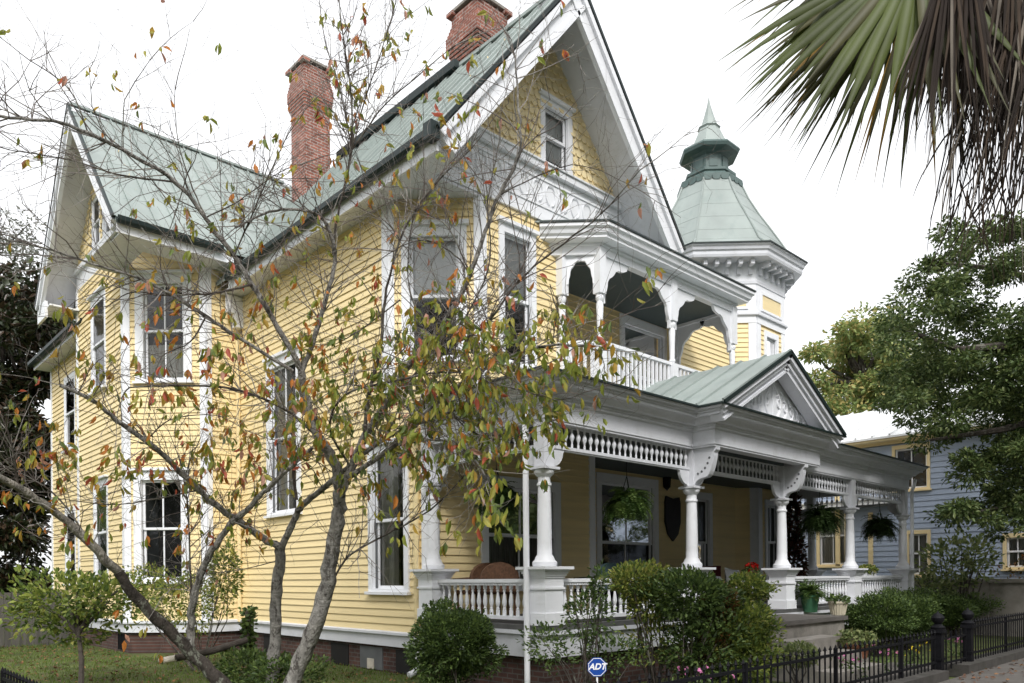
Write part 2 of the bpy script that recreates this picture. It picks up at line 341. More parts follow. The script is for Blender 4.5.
# ---- grass
n = 26000
gx = rng.uniform(-7, 0.2, n); gy = rng.uniform(-2.4, 16, n)
keep = ~((gx > -2.1) & (gy > 9.3)) 
gx, gy = gx[keep], gy[keep]; n = len(gx)
h = rng.uniform(0.03, 0.085, n)
leaf_obj('grass', np.stack([gx, gy, np.full(n, 0.1)], 1), np.stack([rng.normal(0, .35, n), rng.normal(0, .35, n), np.ones(n)], 1), rdir(n), h, 0.012, np.zeros(n, int), [GRASS])
tag(bpy.data.objects['grass'], kind='stuff')
n = 2600
gx = rng.uniform(-6, 0.0, n); gy = rng.uniform(-2.2, 15, n); keep = ~((gx > -2.1) & (gy > 9.3)); gx, gy = gx[keep], gy[keep]; n = len(gx)
nn = rdir(n); nn[:, 2] = abs(nn[:, 2])+1.2
dd = rdir(n); dd[:, 2] *= .25
o = leaf_obj('fallen_leaves', np.stack([gx, gy, rng.uniform(0.11, 0.15, n)], 1), dd, nn, rng.uniform(.05, .09, n), rng.uniform(.025, .045, n), rng.integers(0, 3, n), LEAFS['fallen'])
tag(o, kind='stuff')

n = 420
gx = rng.uniform(5, 16, n); gy = rng.uniform(-5.5, -3.02, n); dd = rdir(n); dd[:, 2] *= .2; nn = rdir(n); nn[:, 2] = abs(nn[:, 2])+1.2
tag(leaf_obj('leaf_litter', np.stack([gx, gy, rng.uniform(.03, .05, n)], 1), dd, nn, rng.uniform(.05, .1, n), .04, rng.integers(0, 3, n), LEAFS['fallen']), kind='stuff')
# ------------------------------------------------------------------ THE HOUSE
HOUSE = empty('yellow_house', 'large yellow clapboard house with white trim, green metal roofs, turret and columned porch', 'house', (0, 0, 0))
def clip_band(poly, z0, z1, u0, u1):
    def cut(P, f):
        out = []
        for i in range(len(P)):
            a, b = P[i], P[(i+1) % len(P)]; fa, fb = f(a), f(b)
            if fa >= 0: out.append(a)
            if (fa >= 0) != (fb >= 0):
                t = fa/(fa-fb); out.append((a[0]+(b[0]-a[0])*t, a[1]+(b[1]-a[1])*t))
        return out
    P = poly
    for f in (lambda p: p[1]-z0, lambda p: z1-p[1], lambda p: p[0]-u0, lambda p: u1-p[0]):
        P = cut(P, f)
        if len(P) < 3: return []
    return P
def siding(fr, poly, openings=(), name='wall', mat=None, parent=HOUSE, exp=0.125, thick=0.022, zbase=0.80):
    mb = MB(); umin = min(p[0] for p in poly); umax = max(p[0] for p in poly); zmin = min(p[1] for p in poly); zmax = max(p[1] for p in poly)
    z = zbase+math.floor((zmin-zbase)/exp)*exp
    while z < zmax:
        zt = z+exp
        cuts = sorted({z, zt}|{q for o in openings for q in (o[2], o[3]) if z < q < zt})
        for a, b in zip(cuts, cuts[1:]):
            iv = [(umin, umax)]
            for o in openings:
                if o[2] <= a+1e-6 and o[3] >= b-1e-6:
                    nv = []
                    for s, e in iv:
                        if o[1] <= s or o[0] >= e: nv.append((s, e)); continue
                        if o[0] > s: nv.append((s, o[0]))
                        if o[1] < e: nv.append((o[1], e))
                    iv = nv
            for s, e in iv:
                P = clip_band(poly, a, b, s, e)
                if len(P) < 3: continue
                mb.add([fr(u, zz, thick*(1-(zz-z)/exp)) for u, zz in P], [tuple(range(len(P)))])
                if a == z:
                    us = [u for u, zz in P if abs(zz-a) < 1e-6]
                    if len(us) >= 2:
                        l, r = min(us), max(us)
                        mb.add([fr(l, a, 0), fr(r, a, 0), fr(r, a, thick), fr(l, a, thick)], [(0, 1, 2, 3)])
        z = zt
    return mb.build(name, mat or YEL, parent)
def window(fr, u0, u1, z0, z1, cas=0.11, style='plain', parent=HOUSE, back=None, trim=None, sash=None, shallow=False, head=0.0, name='window'):
    """u0..z1 = outer casing. Returns opening for the siding."""
    T = trim or WHT
    pr = 0.022 if shallow else 0.045; dp = 0.045 if shallow else 0.0
    mb = MB()
    mb.fbox(fr, u0, u0+cas, z0, z1, -0.02, pr); mb.fbox(fr, u1-cas, u1, z0, z1, -0.02, pr)
    mb.fbox(fr, u0+cas, u1-cas, z1-cas-0.03, z1, -0.02, pr-.002)
    if head: mb.fbox(fr, u0-0.04, u1+0.04, z1, z1+head, -0.02, 0.10)
    win = mb.build(name, T, parent)
    sb = MB(); sb.fbox(fr, u0-0.04, u1+0.04, z0-0.05, z0, -0.02, 0.10); sb.fbox(fr, u0+cas, u1-cas, z0, z0+0.05, -0.10, 0.04)
    sb.build('sill', T, win)
    a0, a1, b0, b1 = u0+cas, u1-cas, z0+0.05, z1-cas-0.03; mid = (b0+b1)/2; s = 0.05
    for nm, lo, hi, off in (('upper_sash', mid, b1, -0.05+dp), ('lower_sash', b0, mid+0.04, -0.085+dp)):
        mb = MB()
        mb.fbox(fr, a0, a0+s, lo, hi, off-0.015, off+0.015); mb.fbox(fr, a1-s, a1, lo, hi, off-0.015, off+0.015)
        mb.fbox(fr, a0+s, a1-s, hi-s, hi, off-0.015, off+0.015); mb.fbox(fr, a0+s, a1-s, lo, lo+s, off-0.015, off+0.015)
        if style == 'two':
            c = (a0+a1)/2; mb.fbox(fr, c-0.014, c+0.014, lo+s, hi-s, off-0.013, off+0.013)
        sh = mb.build(nm, sash or T, win)
        g = MB(); g.add([fr(a0+s, lo+s, off), fr(a1-s, lo+s, off), fr(a1-s, hi-s, off), fr(a0+s, hi-s, off)], [(0, 1, 2, 3)]); g.build('pane', GLS, win)
    def drape(lo, hi, mt, nm, ua=a0, ub=a1):
        k = 40; g = MB(); V = []
        for i in range(k+1):
            u = ua+(ub-ua)*i/k; off = (-0.11 if mt is SHADE else -0.13)+(0.002 if mt is SHADE else 0.02)*math.sin(i*1.9)+(0 if mt is SHADE else 0.012)*math.sin(i*4.1+1)
            V += [fr(u, lo, off), fr(u, hi, off)]
        g.add(V, [(2*i, 2*i+2, 2*i+3, 2*i+1) for i in range(k)]); g.build(nm, mt, win, smooth=True)
    if back == 'curtain': drape(b0, b1, CURT, 'curtain')
    if back == 'greycurtain': drape(b0, b1, CURTD, 'curtain')
    if back == 'parted':
        drape(b0, b1, CURT, 'curtain', a0, a0+(a1-a0)*0.62); drape(b0, b1, CURT, 'curtain', a0+(a1-a0)*0.78, a1)
    if back == 'halflow': drape(b0, mid-0.25, CURT, 'curtain')
    if back == 'shade': drape(mid-0.02, b1, SHADE, 'window_shade')
    if back == 'shadefull': drape(b0+0.15, b1, SHADE, 'window_shade')
    g = MB(); g.fbox(fr, a0-0.02, a1+0.02, b0-0.02, b1+0.02, -0.75, -0.7); g.build('dark_backing', DARK, win)  # near-black sheet in place of the unlit room
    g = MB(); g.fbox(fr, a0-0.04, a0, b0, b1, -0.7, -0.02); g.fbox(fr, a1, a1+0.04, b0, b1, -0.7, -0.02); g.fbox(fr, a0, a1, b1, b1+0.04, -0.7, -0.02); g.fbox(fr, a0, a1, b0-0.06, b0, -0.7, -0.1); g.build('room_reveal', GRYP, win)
    return (u0+0.02, u1-0.02, z0, z1-0.02)
def board(fr, u0, u1, z0, z1, o0=0.0, o1=0.035, name='corner_board', mat=None):
    return MB().fbox(fr, u0, u1, z0, z1, o0, o1).build(name, mat or WHT, HOUSE)

# ---- side wall X=0, travelling -Y so that outward (right of travel) is -X
def side(X, Ystart, Yend): return fr2((X, Ystart), (X, Yend))       # Ystart > Yend
EAVE = 8.0
# side wall, first floor Y 9.45..2.5 ; second floor Y 9.45..3.58
S = side(0.0, 9.45, 2.5); sl_ = lambda Y: 9.45-Y
ops = [window(S, sl_(4.2), sl_(3.02), 1.46, 3.92, 0.13, 'plain', back='parted', head=0.05),
       window(S, sl_(8.05), sl_(6.6), 3.0, 6.2, 0.15, 'two', back='parted', head=0.06)]
siding(S, [(0, 0.8), (6.95, 0.8), (6.95, 4.75), (5.87, 4.75), (5.87, EAVE), (0, EAVE)][:0] or [(0, 0.8), (6.95, 0.8), (6.95, 4.7), (0, 4.7)], ops)
siding(S, [(0, 4.7), (5.87, 4.7), (5.87, EAVE+.1), (0, EAVE+.1)], ops)
board(S, 6.78, 6.97, 0.8, 4.6); board(S, 5.72, 5.89, 4.75, EAVE)
D2 = fr2((0.0, 3.58), (1.08, 2.5)); dl = D2.len
ops = [window(D2, 0.22, 1.31, 5.3, 7.52, 0.14, 'plain', back='shade', head=0.07)]
siding(D2, [(0, 4.6), (dl, 4.6), (dl, EAVE+.05), (0, EAVE+.05)], ops); board(D2, 0, 0.1, 4.6, EAVE); board(D2, dl-0.1, dl, 4.6, EAVE)
# front wall 2nd floor + gable field
FR = fr2((0, 2.5), (5.1, 2.5))
ops = [window(FR, 1.48, 2.36, 5.35, 7.72, 0.12, 'plain', back='shade', head=0.06)]
siding(FR, [(1.08, 4.6), (2.9, 4.6), (2.9, EAVE+.05), (1.08, EAVE+.05)], ops); board(FR, 1.06, 1.2, 4.6, EAVE)
# first floor front walls
lx = lambda px, Y: on(px, 500, 'Y', Y)[0]
ops = [window(FR, 1.04, 2.95, 1.5, 3.4, 0.15, 'two', back='greycurtain')]
siding(FR, [(0, 1.05), (3.9, 1.05), (3.9, 4.4), (0, 4.4)], ops); board(FR, 3.76, 3.92, 1.05, 4.2)
PB = fr2((3.9, 3.5), (10.7, 3.5)); q = lambda px: lx(px, 3.5)-3.9
dw = window(PB, q(600)-.15, q(657), 1.05, 3.9, 0.16, 'two', name='door_window')
ops = [dw, window(PB, q(689)-.1, q(711), 1.35, 3.75, 0.14, 'two', back='greycurtain')]
siding(PB, [(0, 1.05), (6.8, 1.05), (6.8, 4.6), (0, 4.6)], ops)
MB().box(3.86, 3.9, 2.5, 3.5, 1.05, 4.6).build('wall', YEL, HOUSE)
# second floor recess
RB = 3.65
BK = fr2((2.9, RB), (7.9, RB)); q2 = lambda px: on(px, 340, 'Y', RB)[0]-2.9
ops = [window(BK, q2(619), q2(667), 5.1, 7.54, 0.16, 'plain', name='door_window')]
siding(BK, [(0, 4.7), (5.0, 4.7), (5.0, 7.7), (0, 7.7)], ops)
siding(fr2((7.9, 3.5), (10.9, 3.5)), [(0, 4.7), (3.0, 4.7), (3.0, 8.3), (0, 8.3)])
MB().box(2.86, 2.9, 2.5, RB, 4.6, 8.1).build('wall', YEL, HOUSE); MB().box(7.9, 7.94, 3.53, RB, 4.6, 8.1).build('wall', YEL, HOUSE)
# wing walls
WF = fr2((-0.72, 9.45), (0, 9.45)); siding(WF, [(0, 0.8), (0.72, 0.8), (0.72, 9.2), (0, 9.2)])
WD = fr2((-2.0, 10.73), (-0.72, 9.45)); wl = WD.len
ops = [window(WD, 0.26, 1.5, 5.98, 8.3, 0.18, 'two', back='halflow', head=0.06), window(WD, 0.2, 1.42, 1.65, 4.05, 0.17, 'two', head=0.06)]
siding(WD, [(0, 0.8), (wl, 0.8), (wl, 9.0), (0, 9.0)], ops)
board(WD, 0, 0.14, 0.8, 8.95); board(WD, wl-0.14, wl, 0.8, 8.95); board(WF, 0, 0.1, 0.8, 8.95)
WS = side(-2.0, 14.45, 10.73); ws = lambda Y: 14.45-Y
ops = [window(WS, ws(13.2), ws(12.0), 6.15, 8.4, 0.11, 'plain', head=0.04, shallow=True), window(WS, ws(13.1), ws(11.92), 1.6, 4.05, 0.11, 'plain', head=0.04, shallow=True)]
siding(WS, [(0, 0.8), (3.72, 0.8), (3.72, 9.0), (0, 9.0)], ops); board(WS, 0, 0.14, 0.8, 8.95); board(WS, 3.6, 3.74, 0.8, 8.95)
RS = side(-1.6, 19.0, 14.45); rs = lambda Y: 19.0-Y
ops = [window(RS, rs(17.5), rs(16.3), 5.35, 7.45, 0.10, 'plain', shallow=True), window(RS, rs(17.5), rs(16.35), 1.6, 3.75, 0.10, 'plain', shallow=True)]
siding(RS, [(0, 0.8), (4.55, 0.8), (4.55, 8.2), (0, 8.2)], ops); board(RS, 0, 0.14, 0.8, 8.1)
# plain back and right walls that close the volume
mb = MB(); mb.box(-1.55, 8.0, 18.9, 18.97, 0.8, 8.2); mb.box(7.93, 8.0, 5.5, 18.9, 0.8, 8.2); mb.box(-1.97, 0, 14.4, 14.44, 0.8, 9.0); mb.box(5.03, 5.1, 4.75, 14.5, 4.6, 8.2); mb.build('back_wall', YEL, HOUSE)
# floors inside keep light out
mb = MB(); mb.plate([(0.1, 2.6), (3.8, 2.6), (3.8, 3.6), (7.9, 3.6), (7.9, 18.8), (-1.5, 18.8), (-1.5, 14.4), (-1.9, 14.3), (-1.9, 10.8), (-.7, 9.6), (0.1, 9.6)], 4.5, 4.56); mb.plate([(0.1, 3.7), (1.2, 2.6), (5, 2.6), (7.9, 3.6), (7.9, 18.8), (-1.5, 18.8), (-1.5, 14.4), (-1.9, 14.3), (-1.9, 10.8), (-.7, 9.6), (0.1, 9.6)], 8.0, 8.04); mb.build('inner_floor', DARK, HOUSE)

# ---- skirt (water table) and brick foundation
path = [(-1.6, 19.0), (-1.6, 14.45), (-2.0, 14.45), (-2.0, 10.73), (-0.72, 9.45), (0, 9.45), (0, 2.5)]
MB().sweep(path, [(-0.02, 0.55), (0.025, 0.55), (0.025, 0.74), (0.075, 0.75), (0.075, 0.79), (0.0, 0.815), (-0.02, 0.81)]).build('skirt_board', WHT2, HOUSE)
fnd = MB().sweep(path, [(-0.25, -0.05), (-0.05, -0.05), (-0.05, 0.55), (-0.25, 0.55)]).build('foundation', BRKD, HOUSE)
# openings and vents in the foundation
for Y0, Y1, mt in ((4.6, 3.9, GRYP), (5.6, 5.0, DARK), (3.5, 2.9, DARK), (8.4, 7.8, DARK)):
    f = MB(); f.fbox(S, sl_(Y0), sl_(Y1), 0.12, 0.5, -0.06, -0.03); a = f.build('crawl_hatch' if mt is GRYP else 'vent', mt, fnd)
f = MB(); f.fbox(S, sl_(4.35), sl_(4.15), 0.12, 0.3, -0.03, -0.015); f.build('hatch_board', PALE, fnd)
f = MB()
for k in range(5): f.fbox(WS, 3.0+k*0.1, 3.04+k*0.1, 0.15, 0.5, -0.05, -0.03)
f.build('vent_grille', IRON, fnd)

# ---- roofs
def roof_plane(name, a, b, c, d, mat=PAT, nseam=12, t=0.05, seam=0.035, edge=True):
    """a->b eave, d->c ridge"""
    mb = MB(); mb.slab([a, b, c, d], t); A, B, Cc, Dd = map(Vector, (a, b, c, d)); nrm = (B-A).cross(Dd-A).normalized()
    if nrm.z < 0: nrm = -nrm
    for i in range(nseam+1):
        k = i/nseam; p = A.lerp(B, k)+nrm*seam/2; r = Dd.lerp(Cc, k)+nrm*seam/2
        mb.beam(p, r, 0.03, seam, up=nrm)
    return mb.build(name, mat, HOUSE)
RX, RZ, EZ = 2.55, 11.9, 8.12
roof_plane('main_roof', (-.5, 1.6, EZ), (-.5, 14.6, EZ), (RX, 14.6, RZ), (RX, 1.6, RZ), nseam=30)
roof_plane('main_roof', (5.6, 1.6, EZ), (5.6, 14.6, EZ), (RX, 14.6, RZ), (RX, 1.6, RZ), nseam=30)
MB().beam((RX, 4.75, RZ+.05), (RX, 9.3, RZ+.05), 0.3, 0.16).build('ridge_cap', DGR, HOUSE)
MB().beam((RX, 1.58, RZ+.02), (RX, 4.7, RZ+.02), 0.14, 0.06).build('ridge_cap', PAT, HOUSE)
WRY, WRZ, WEZ = 12.05, 12.3, 8.68
roof_plane('wing_roof', (-2.7, 8.84, WEZ), (2.6, 8.84, WEZ), (2.6, WRY, WRZ), (-2.7, WRY, WRZ), nseam=13)
roof_plane('wing_roof', (-2.7, 15.3, WEZ-.05), (2.6, 15.3, WEZ-.05), (2.6, WRY, WRZ), (-2.7, WRY, WRZ), nseam=13)
roof_plane('rear_roof', (-2.05, 14.0, 8.15), (-2.05, 19.4, 8.15), (3, 19.4, 9.9), (3, 14.0, 9.9), nseam=12, mat=DGR)
roof_plane('rear_roof', (8.3, 5.0, 8.15), (8.3, 19.4, 8.15), (3, 19.4, 9.9), (3, 5.0, 9.9), nseam=12)
MB().beam((-2.7, WRY, WRZ+.02), (2.4, WRY, WRZ+.02), 0.14, 0.05).build('ridge_cap', PAT, HOUSE)
# rake boards + sloped soffits : helper in a plane
def rake(P0, P1, inward, width, depth, wall_off, nm='rake_board'):
    """P0 eave end, P1 apex on the outer roof edge; inward = xy unit vector from the rake towards the wall"""
    a = Vector(P0); b = Vector(P1); iv = Vector((inward[0], inward[1], 0)); d = (b-a).normalized(); dn = d.cross(iv).normalized()
    if dn.z > 0: dn = -dn
    mb = MB()
    def quadbox(p, q, w0, w1, o0, o1):
        mb.hexa([p+dn*w1+iv*o0, q+dn*w1+iv*o0, q+dn*w1+iv*o1, p+dn*w1+iv*o1, p+dn*w0+iv*o0, q+dn*w0+iv*o0, q+dn*w0+iv*o1, p+dn*w0+iv*o1])
    quadbox(a, b, 0.06, width, 0.0, depth); r = mb.build(nm, WHT, HOUSE)
    mb = MB(); quadbox(a, b, 0.062, 0.16, -0.055, -0.002); quadbox(a, b, width-0.07, width-.002, -0.03, -0.002); mb.build('moulding', WHT, r)
    mb = MB(); quadbox(a, b, -0.02, 0.035, -0.065, 0.0); mb.build('drip_edge', DGR, r)
    mb = MB(); quadbox(a, b, 0.10, 0.16, depth+.002, wall_off+.05); mb.build('soffit', WHT2, r)
ap = (RX, 1.6, RZ)
rake((-.52, 1.6, EZ), ap, (0, 1), 0.43, 0.06, 0.9); rake((5.62, 1.6, EZ), ap, (0, 1), 0.43, 0.06, 0.9)
wap = (-2.7, WRY, WRZ)
rake((-2.7, 8.82, WEZ), wap, (1, 0), 0.30, 0.06, 0.7); rake((-2.7, 15.32, WEZ-.05), wap, (1, 0), 0.40, 0.06, 0.7)
MB().prism(frame((0, 1.6), (1, 0)), [(RX-.30, RZ-.39), (RX, RZ-.04), (RX+.30, RZ-.39), (RX, RZ-.74)], -.058, .003).build('apex_block', WHT, HOUSE)
MB().prism(frame((0, 1.6), (1, 0)), [(RX-.06, RZ-.06), (RX, RZ+.03), (RX+.06, RZ-.06)], -.05, .075).build('apex_cap', DGR, HOUSE)
MB().prism(frame((-2.7, 0), (0, -1)), [(-WRY-.2, WRZ-.27), (-WRY, WRZ-.04), (-WRY+.2, WRZ-.27), (-WRY, WRZ-.5)], -.058, .003).build('apex_block', WHT, HOUSE)
# eave soffit, fascia, gutters
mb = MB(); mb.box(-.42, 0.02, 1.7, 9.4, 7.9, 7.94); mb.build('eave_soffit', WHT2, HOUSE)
mb = MB(); mb.box(-.46, -.42, 1.66, 8.9, 7.84, 8.05); mb.build('fascia', WHT, HOUSE)
def gutter(a, b, nm='gutter'):
    v = (Vector(b)-Vector(a)).normalized(); s = v.cross(Vector((0, 0, 1)))
    mb = MB(); prof = [(-0.06, 0.06), (-0.06, -0.03), (-0.03, -0.07), (0.03, -0.07), (0.06, -0.02), (0.07, 0.06), (0.055, 0.06), (0.03, -0.05), (-0.03, -0.05), (-0.048, 0.06)]
    vs = [Vector(a)+s*x+Vector((0, 0, z)) for x, z in prof]+[Vector(b)+s*x+Vector((0, 0, z)) for x, z in prof]; k = len(prof)
    mb.add(vs, [(i, (i+1) % k, k+(i+1) % k, k+i) for i in range(k)]+[tuple(range(k)), tuple(range(k, 2*k))]); return mb.build(nm, DGR, HOUSE)
gutter((-.54, 1.75, EZ-.05), (-.54, 8.8, EZ-.05)); MB().box(-.62, -.46, 1.58, 1.76, EZ-.16, EZ+.08).build('gutter_end', DGR, HOUSE)
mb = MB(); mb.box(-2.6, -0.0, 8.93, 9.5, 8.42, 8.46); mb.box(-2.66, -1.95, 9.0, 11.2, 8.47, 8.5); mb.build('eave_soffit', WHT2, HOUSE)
mb = MB(); mb.box(-2.66, -.35, 8.87, 8.91, 8.42, 8.66); mb.build('fascia', WHT, HOUSE)
gutter((-2.68, 8.79, WEZ-.04), (-.62, 8.79, WEZ-.04))
mb = MB(); mb.box(-2.66, -1.95, 14.2, 15.2, 8.42, 8.46); mb.box(-2.7, -2.64, 14.5, 15.3, 8.2, 8.6); mb.build('eave_return', WHT, HOUSE)
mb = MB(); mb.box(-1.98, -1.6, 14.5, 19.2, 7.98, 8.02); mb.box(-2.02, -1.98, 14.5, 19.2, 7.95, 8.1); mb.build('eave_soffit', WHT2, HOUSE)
gutter((-2.1, 14.5, 8.12), (-2.1, 19.3, 8.12))
# bracket at the inner corner
mb = MB(); mb.box(-.36, 0, 9.2, 9.3, 7.5, 7.88); mb.box(-.2, 0, 9.18, 9.32, 7.2, 7.5); mb.build('eave_bracket', WHT, HOUSE)
# soffit triangles under the overhanging gables (cut-away corners)
MB().plate([(0.0, 2.47), (1.12, 2.47), (-0.0, 3.6)], 7.98, 8.03).build('corner_soffit', WHT2, HOUSE)
MB().plate([(-2.03, 9.4), (-.68, 9.4), (-2.03, 10.8)], 8.86, 8.9).build('corner_soffit', WHT2, HOUSE)
# gable fields: white band, shingles, window
def gable_field(fr, poly, ops_):
    u0 = min(p[0] for p in poly); u1 = max(p[0] for p in poly); z1 = max(p[1] for p in poly); z0 = min(p[1] for p in poly); mb = MB()
    a = min(o[0] for o in ops_); b = max(o[1] for o in ops_); t = max(o[3] for o in ops_)
    cells = [(u0, a, z0, t), (b, u1, z0, t), (u0, u1, t, z1)]
    so_ = sorted(ops_)
    cells += [(p[1], q_[0], z0, t) for p, q_ in zip(so_, so_[1:])]
    for c_ in cells:
        P = clip_band(poly, c_[2], c_[3], c_[0], c_[1])
        if len(P) >= 3: mb.prism(fr, P, -0.06, 0.0)
    return mb.build('gable_wall', YSH, HOUSE)
def shingles(fr, poly, openings, mat, w=0.155, e=0.16, nm='gable_shingles'):
    mb = MB(); zmin = min(p[1] for p in poly); zmax = max(p[1] for p in poly); umin = min(p[0] for p in poly); umax = max(p[0] for p in poly)
    row = 0; z = zmin
    while z < zmax:
        P = clip_band(poly, z+0.04, z+e, umin, umax)
        if len(P) >= 3:
            l = min(p[0] for p in P); r = max(p[0] for p in P); u = umin+(row % 2)*w/2-w
            while u < umax:
                c = u+w/2
                if l-w*.1 < c < r+w*.1 and not any(o[0] < c < o[1] and o[2]-.05 < z+e/2 < o[3] for o in openings):
                    k = rng.uniform(-.012, .012); t = 0.045+rng.uniform(-.004, .008); zb = z-0.025+k
                    zt_ = z+e+(.05 if z+e < zmax-.5 else -.08); pts = [(u+.004, zt_), (u+.004, zb+.055), (u+w*.22, zb+.0), (u+w*.78, zb+.0), (u+w-.004, zb+.055), (u+w-.004, zt_)]
                    mb.add([fr(a, b, t*(1-(b-zb)/(e+.12))+0.004) for a, b in pts], [(0, 1, 2, 3, 4, 5)])
                    mb.add([fr(a, b, o_) for a, b in pts[1:5] for o_ in (0.0, t*(1-(b-zb)/(e+.12))+0.004)], [(0, 1, 3, 2), (2, 3, 5, 4), (4, 5, 7, 6)])
                u += w
        z += e; row += 1
    return mb.build(nm, mat, HOUSE)
gsl = (RZ-EZ)/(RX+.5)
def zroof(x): return RZ-abs(x-RX)*gsl-0.14
GP = fr2((0, 2.5), (5.1, 2.5))
mb = MB(); P = [(0, 8.04), (5.1, 8.04), (5.1, 8.5), (4.7, 9.0), (.4, 9.0), (0, 8.5)]
mb.prism(GP, P, -0.05, 0.012); band = mb.build('gable_band', WHT, HOUSE)
mb = MB()
for z0, z1, o in ((8.04, 8.12, .05), (8.30, 8.34, .03), (8.78, 8.82, .03), (8.93, 9.05, .10), (9.05, 9.08, .13)): mb.fbox(GP, 0.0 if z0 < 8.6 else .4, 5.1 if z0 < 8.6 else 4.7, z0, z1, 0.013, o)
mb.build('moulding', WHT, band)
mb = MB()                                             # scroll ornament on the band
for k in range(14):
    u = .45+k*.33
    for s_ in (1, -1):
        pts = [GP(u+s_*(.02+.10*math.sin(t)), 8.38+.17*(1-math.cos(t))*1.05, .03) for t in np.linspace(0.1, 3.3, 9)]
        mb.tube(pts, .010, 5)
mb.build('ornament', WHT, band)
gp = [(.41, 9.08), (4.69, 9.08), (RX, RZ-.16)]
gw = window(GP, 2.5, 3.34, 9.09, 10.3, 0.12, 'plain', back='shadefull', head=0.05)
gable_field(GP, gp, [gw])
shingles(GP, gp, [gw], YSH)
WG = side(-2.0, 15.2, 8.9); wg = lambda Y: 15.2-Y
mb = MB(); mb.prism(WG, [(wg(14.45), 8.92), (wg(9.45), 8.92), (wg(9.45), 9.2), (wg(9.7), 9.42), (wg(14.4), 9.42), (wg(14.45), 9.3)], -0.03, 0.015)
b2 = mb.build('gable_band', WHT, HOUSE); MB().fbox(WG, wg(14.4), wg(9.7), 9.36, 9.46, .016, .09).build('moulding', WHT, b2)
gp2 = [(wg(14.4), 9.46), (wg(9.7), 9.46), (wg(WRY), WRZ-.16)]
o1 = window(WG, wg(13.05), wg(12.35), 9.47, 10.8, 0.08, 'plain', back='curtain', shallow=True); o2 = window(WG, wg(12.2), wg(11.5), 9.47, 10.75, 0.08, 'plain', back='curtain', shallow=True)
gable_field(WG, gp2, [o1, o2]); shingles(WG, gp2, [o1, o2], YSH)

# ---- chimneys
def chimney(cx, cy, s, z0, zt, g_=.022, nm='chimney'):
    c = MB(); h = s/2
    def ring(a, b, g): c.box(cx-h-g, cx+h+g, cy-h-g, cy+h+g, a, b)
    ring(z0, zt-1.15, 0.0)
    for i in range(5): ring(zt-1.15+i*.072+.001, zt-1.15+(i+1)*.072, g_*(i+1))
    ring(zt-.79+.001, zt-.6, g_*5)
    for i in range(4): ring(zt-.6+i*.072+.001, zt-.6+(i+1)*.072, g_*5-g_*(i+1))
    ring(zt-.31+.001, zt-.14, .02)
    for sx in (-1, 1):
        for sy in (-1, 1): c.box(cx+sx*h-.1, cx+sx*h+.1, cy+sy*h-.1, cy+sy*h+.1, zt-.139, zt-.06)
    ch = c.build(nm, BRK, HOUSE)
    MB().box(cx-h-.05, cx+h+.05, cy-h-.05, cy+h+.05, zt-.059, zt).build('chimney_cap', CONC, ch)
    MB().box(cx-h+.06, cx+h-.06, cy-h+.06, cy+h-.06, zt-.13, zt-.065).build('flue', DARK, ch)
chimney(2.1, 10.0, 0.68, 9.5, 14.25, .014)
chimney(3.42, 5.15, 0.80, 10.0, 13.7)

# ---- turret
TX, TY, TR = 11.93, 4.95, 1.985
def octo(r, cx=TX, cy=TY): return [(cx+r*math.cos(R(22.5+45*k)), cy+r*math.sin(R(22.5+45*k))) for k in range(8)]   # counter-clockwise: outward is right of travel
ov = octo(TR)
for k in range(8):
    a, b = ov[k], ov[(k+1) % 8]; f = fr2(a, b); L_ = f.len
    if k in (3, 4, 5, 6):       # faces that look towards the street
        ops = [window(f, .38, L_-.38, 5.6, 8.2, 0.12, 'plain', back='shade')] if k != 4 else []
        o1f = [window(f, .36, L_-.36, 1.5, 3.7, 0.12, 'two', back='greycurtain')] if k not in (4,) else []
        siding(f, [(0, 0.8), (L_, 0.8), (L_, 8.62), (0, 8.62)], ops+o1f)
    else: siding(f, [(0, 0.8), (L_, 0.8), (L_, 8.62), (0, 8.62)])
    board(f, 0, .2, .8, 8.5); board(f, L_-.2, L_, .8, 8.5)
    mb = MB(); mb.fbox(f, 0, L_, 8.3, 8.5, .036, .045); mb.fbox(f, 0, L_, 8.5, 9.9, -.02, .03); bb = mb.build('turret_band', WHT, HOUSE)
    MB().fbox(f, .26, L_-.26, 8.72, 9.1, .0305, .036).build('panel', YEL, bb)
    mb = MB(); mb.fbox(f, .2, L_-.2, 8.66, 8.72, .031, .06); mb.fbox(f, .2, L_-.2, 9.1, 9.16, .031, .06); mb.fbox(f, .2, .26, 8.72, 9.1, .031, .06); mb.fbox(f, L_-.26, L_-.2, 8.72, 9.1, .031, .06); mb.build('panel_moulding', WHT, bb)
    for j in range(5):          # modillions
        u = L_*(j+.5)/5; mb = MB(); mb.prism(f, [(u-.05, 9.56), (u+.05, 9.56), (u+.05, 9.88), (u-.05, 9.88)], .03, .1)
        mb.prism(f, [(u-.05, 9.74), (u+.05, 9.74), (u+.05, 9.88), (u-.05, 9.88)], .1, .33); mb.build('modillion', WHT2, HOUSE)
MB().sweep(ov, [(.0, 8.48), (.10, 8.5), (.10, 8.55), (.03, 8.58), (0, 8.58)], True).build('moulding', WHT2, HOUSE)
MB().sweep(ov, [(.0, 9.3), (.05, 9.32), (.05, 9.4), (0.02, 9.42), (0, 9.42)], True).build('moulding', WHT2, HOUSE)
MB().sweep(ov, [(-.1, 9.88), (.44, 9.88), (.46, 9.94), (.46, 10.02), (.50, 10.05), (.52, 10.12), (.56, 10.15), (.56, 10.19), (-.1, 10.25)], True).build('turret_cornice', WHT2, HOUSE)
MB().sweep(ov, [(.5, 10.195), (.585, 10.175), (.585, 10.21), (.5, 10.23)], True).build('drip_edge', DGR, HOUSE)
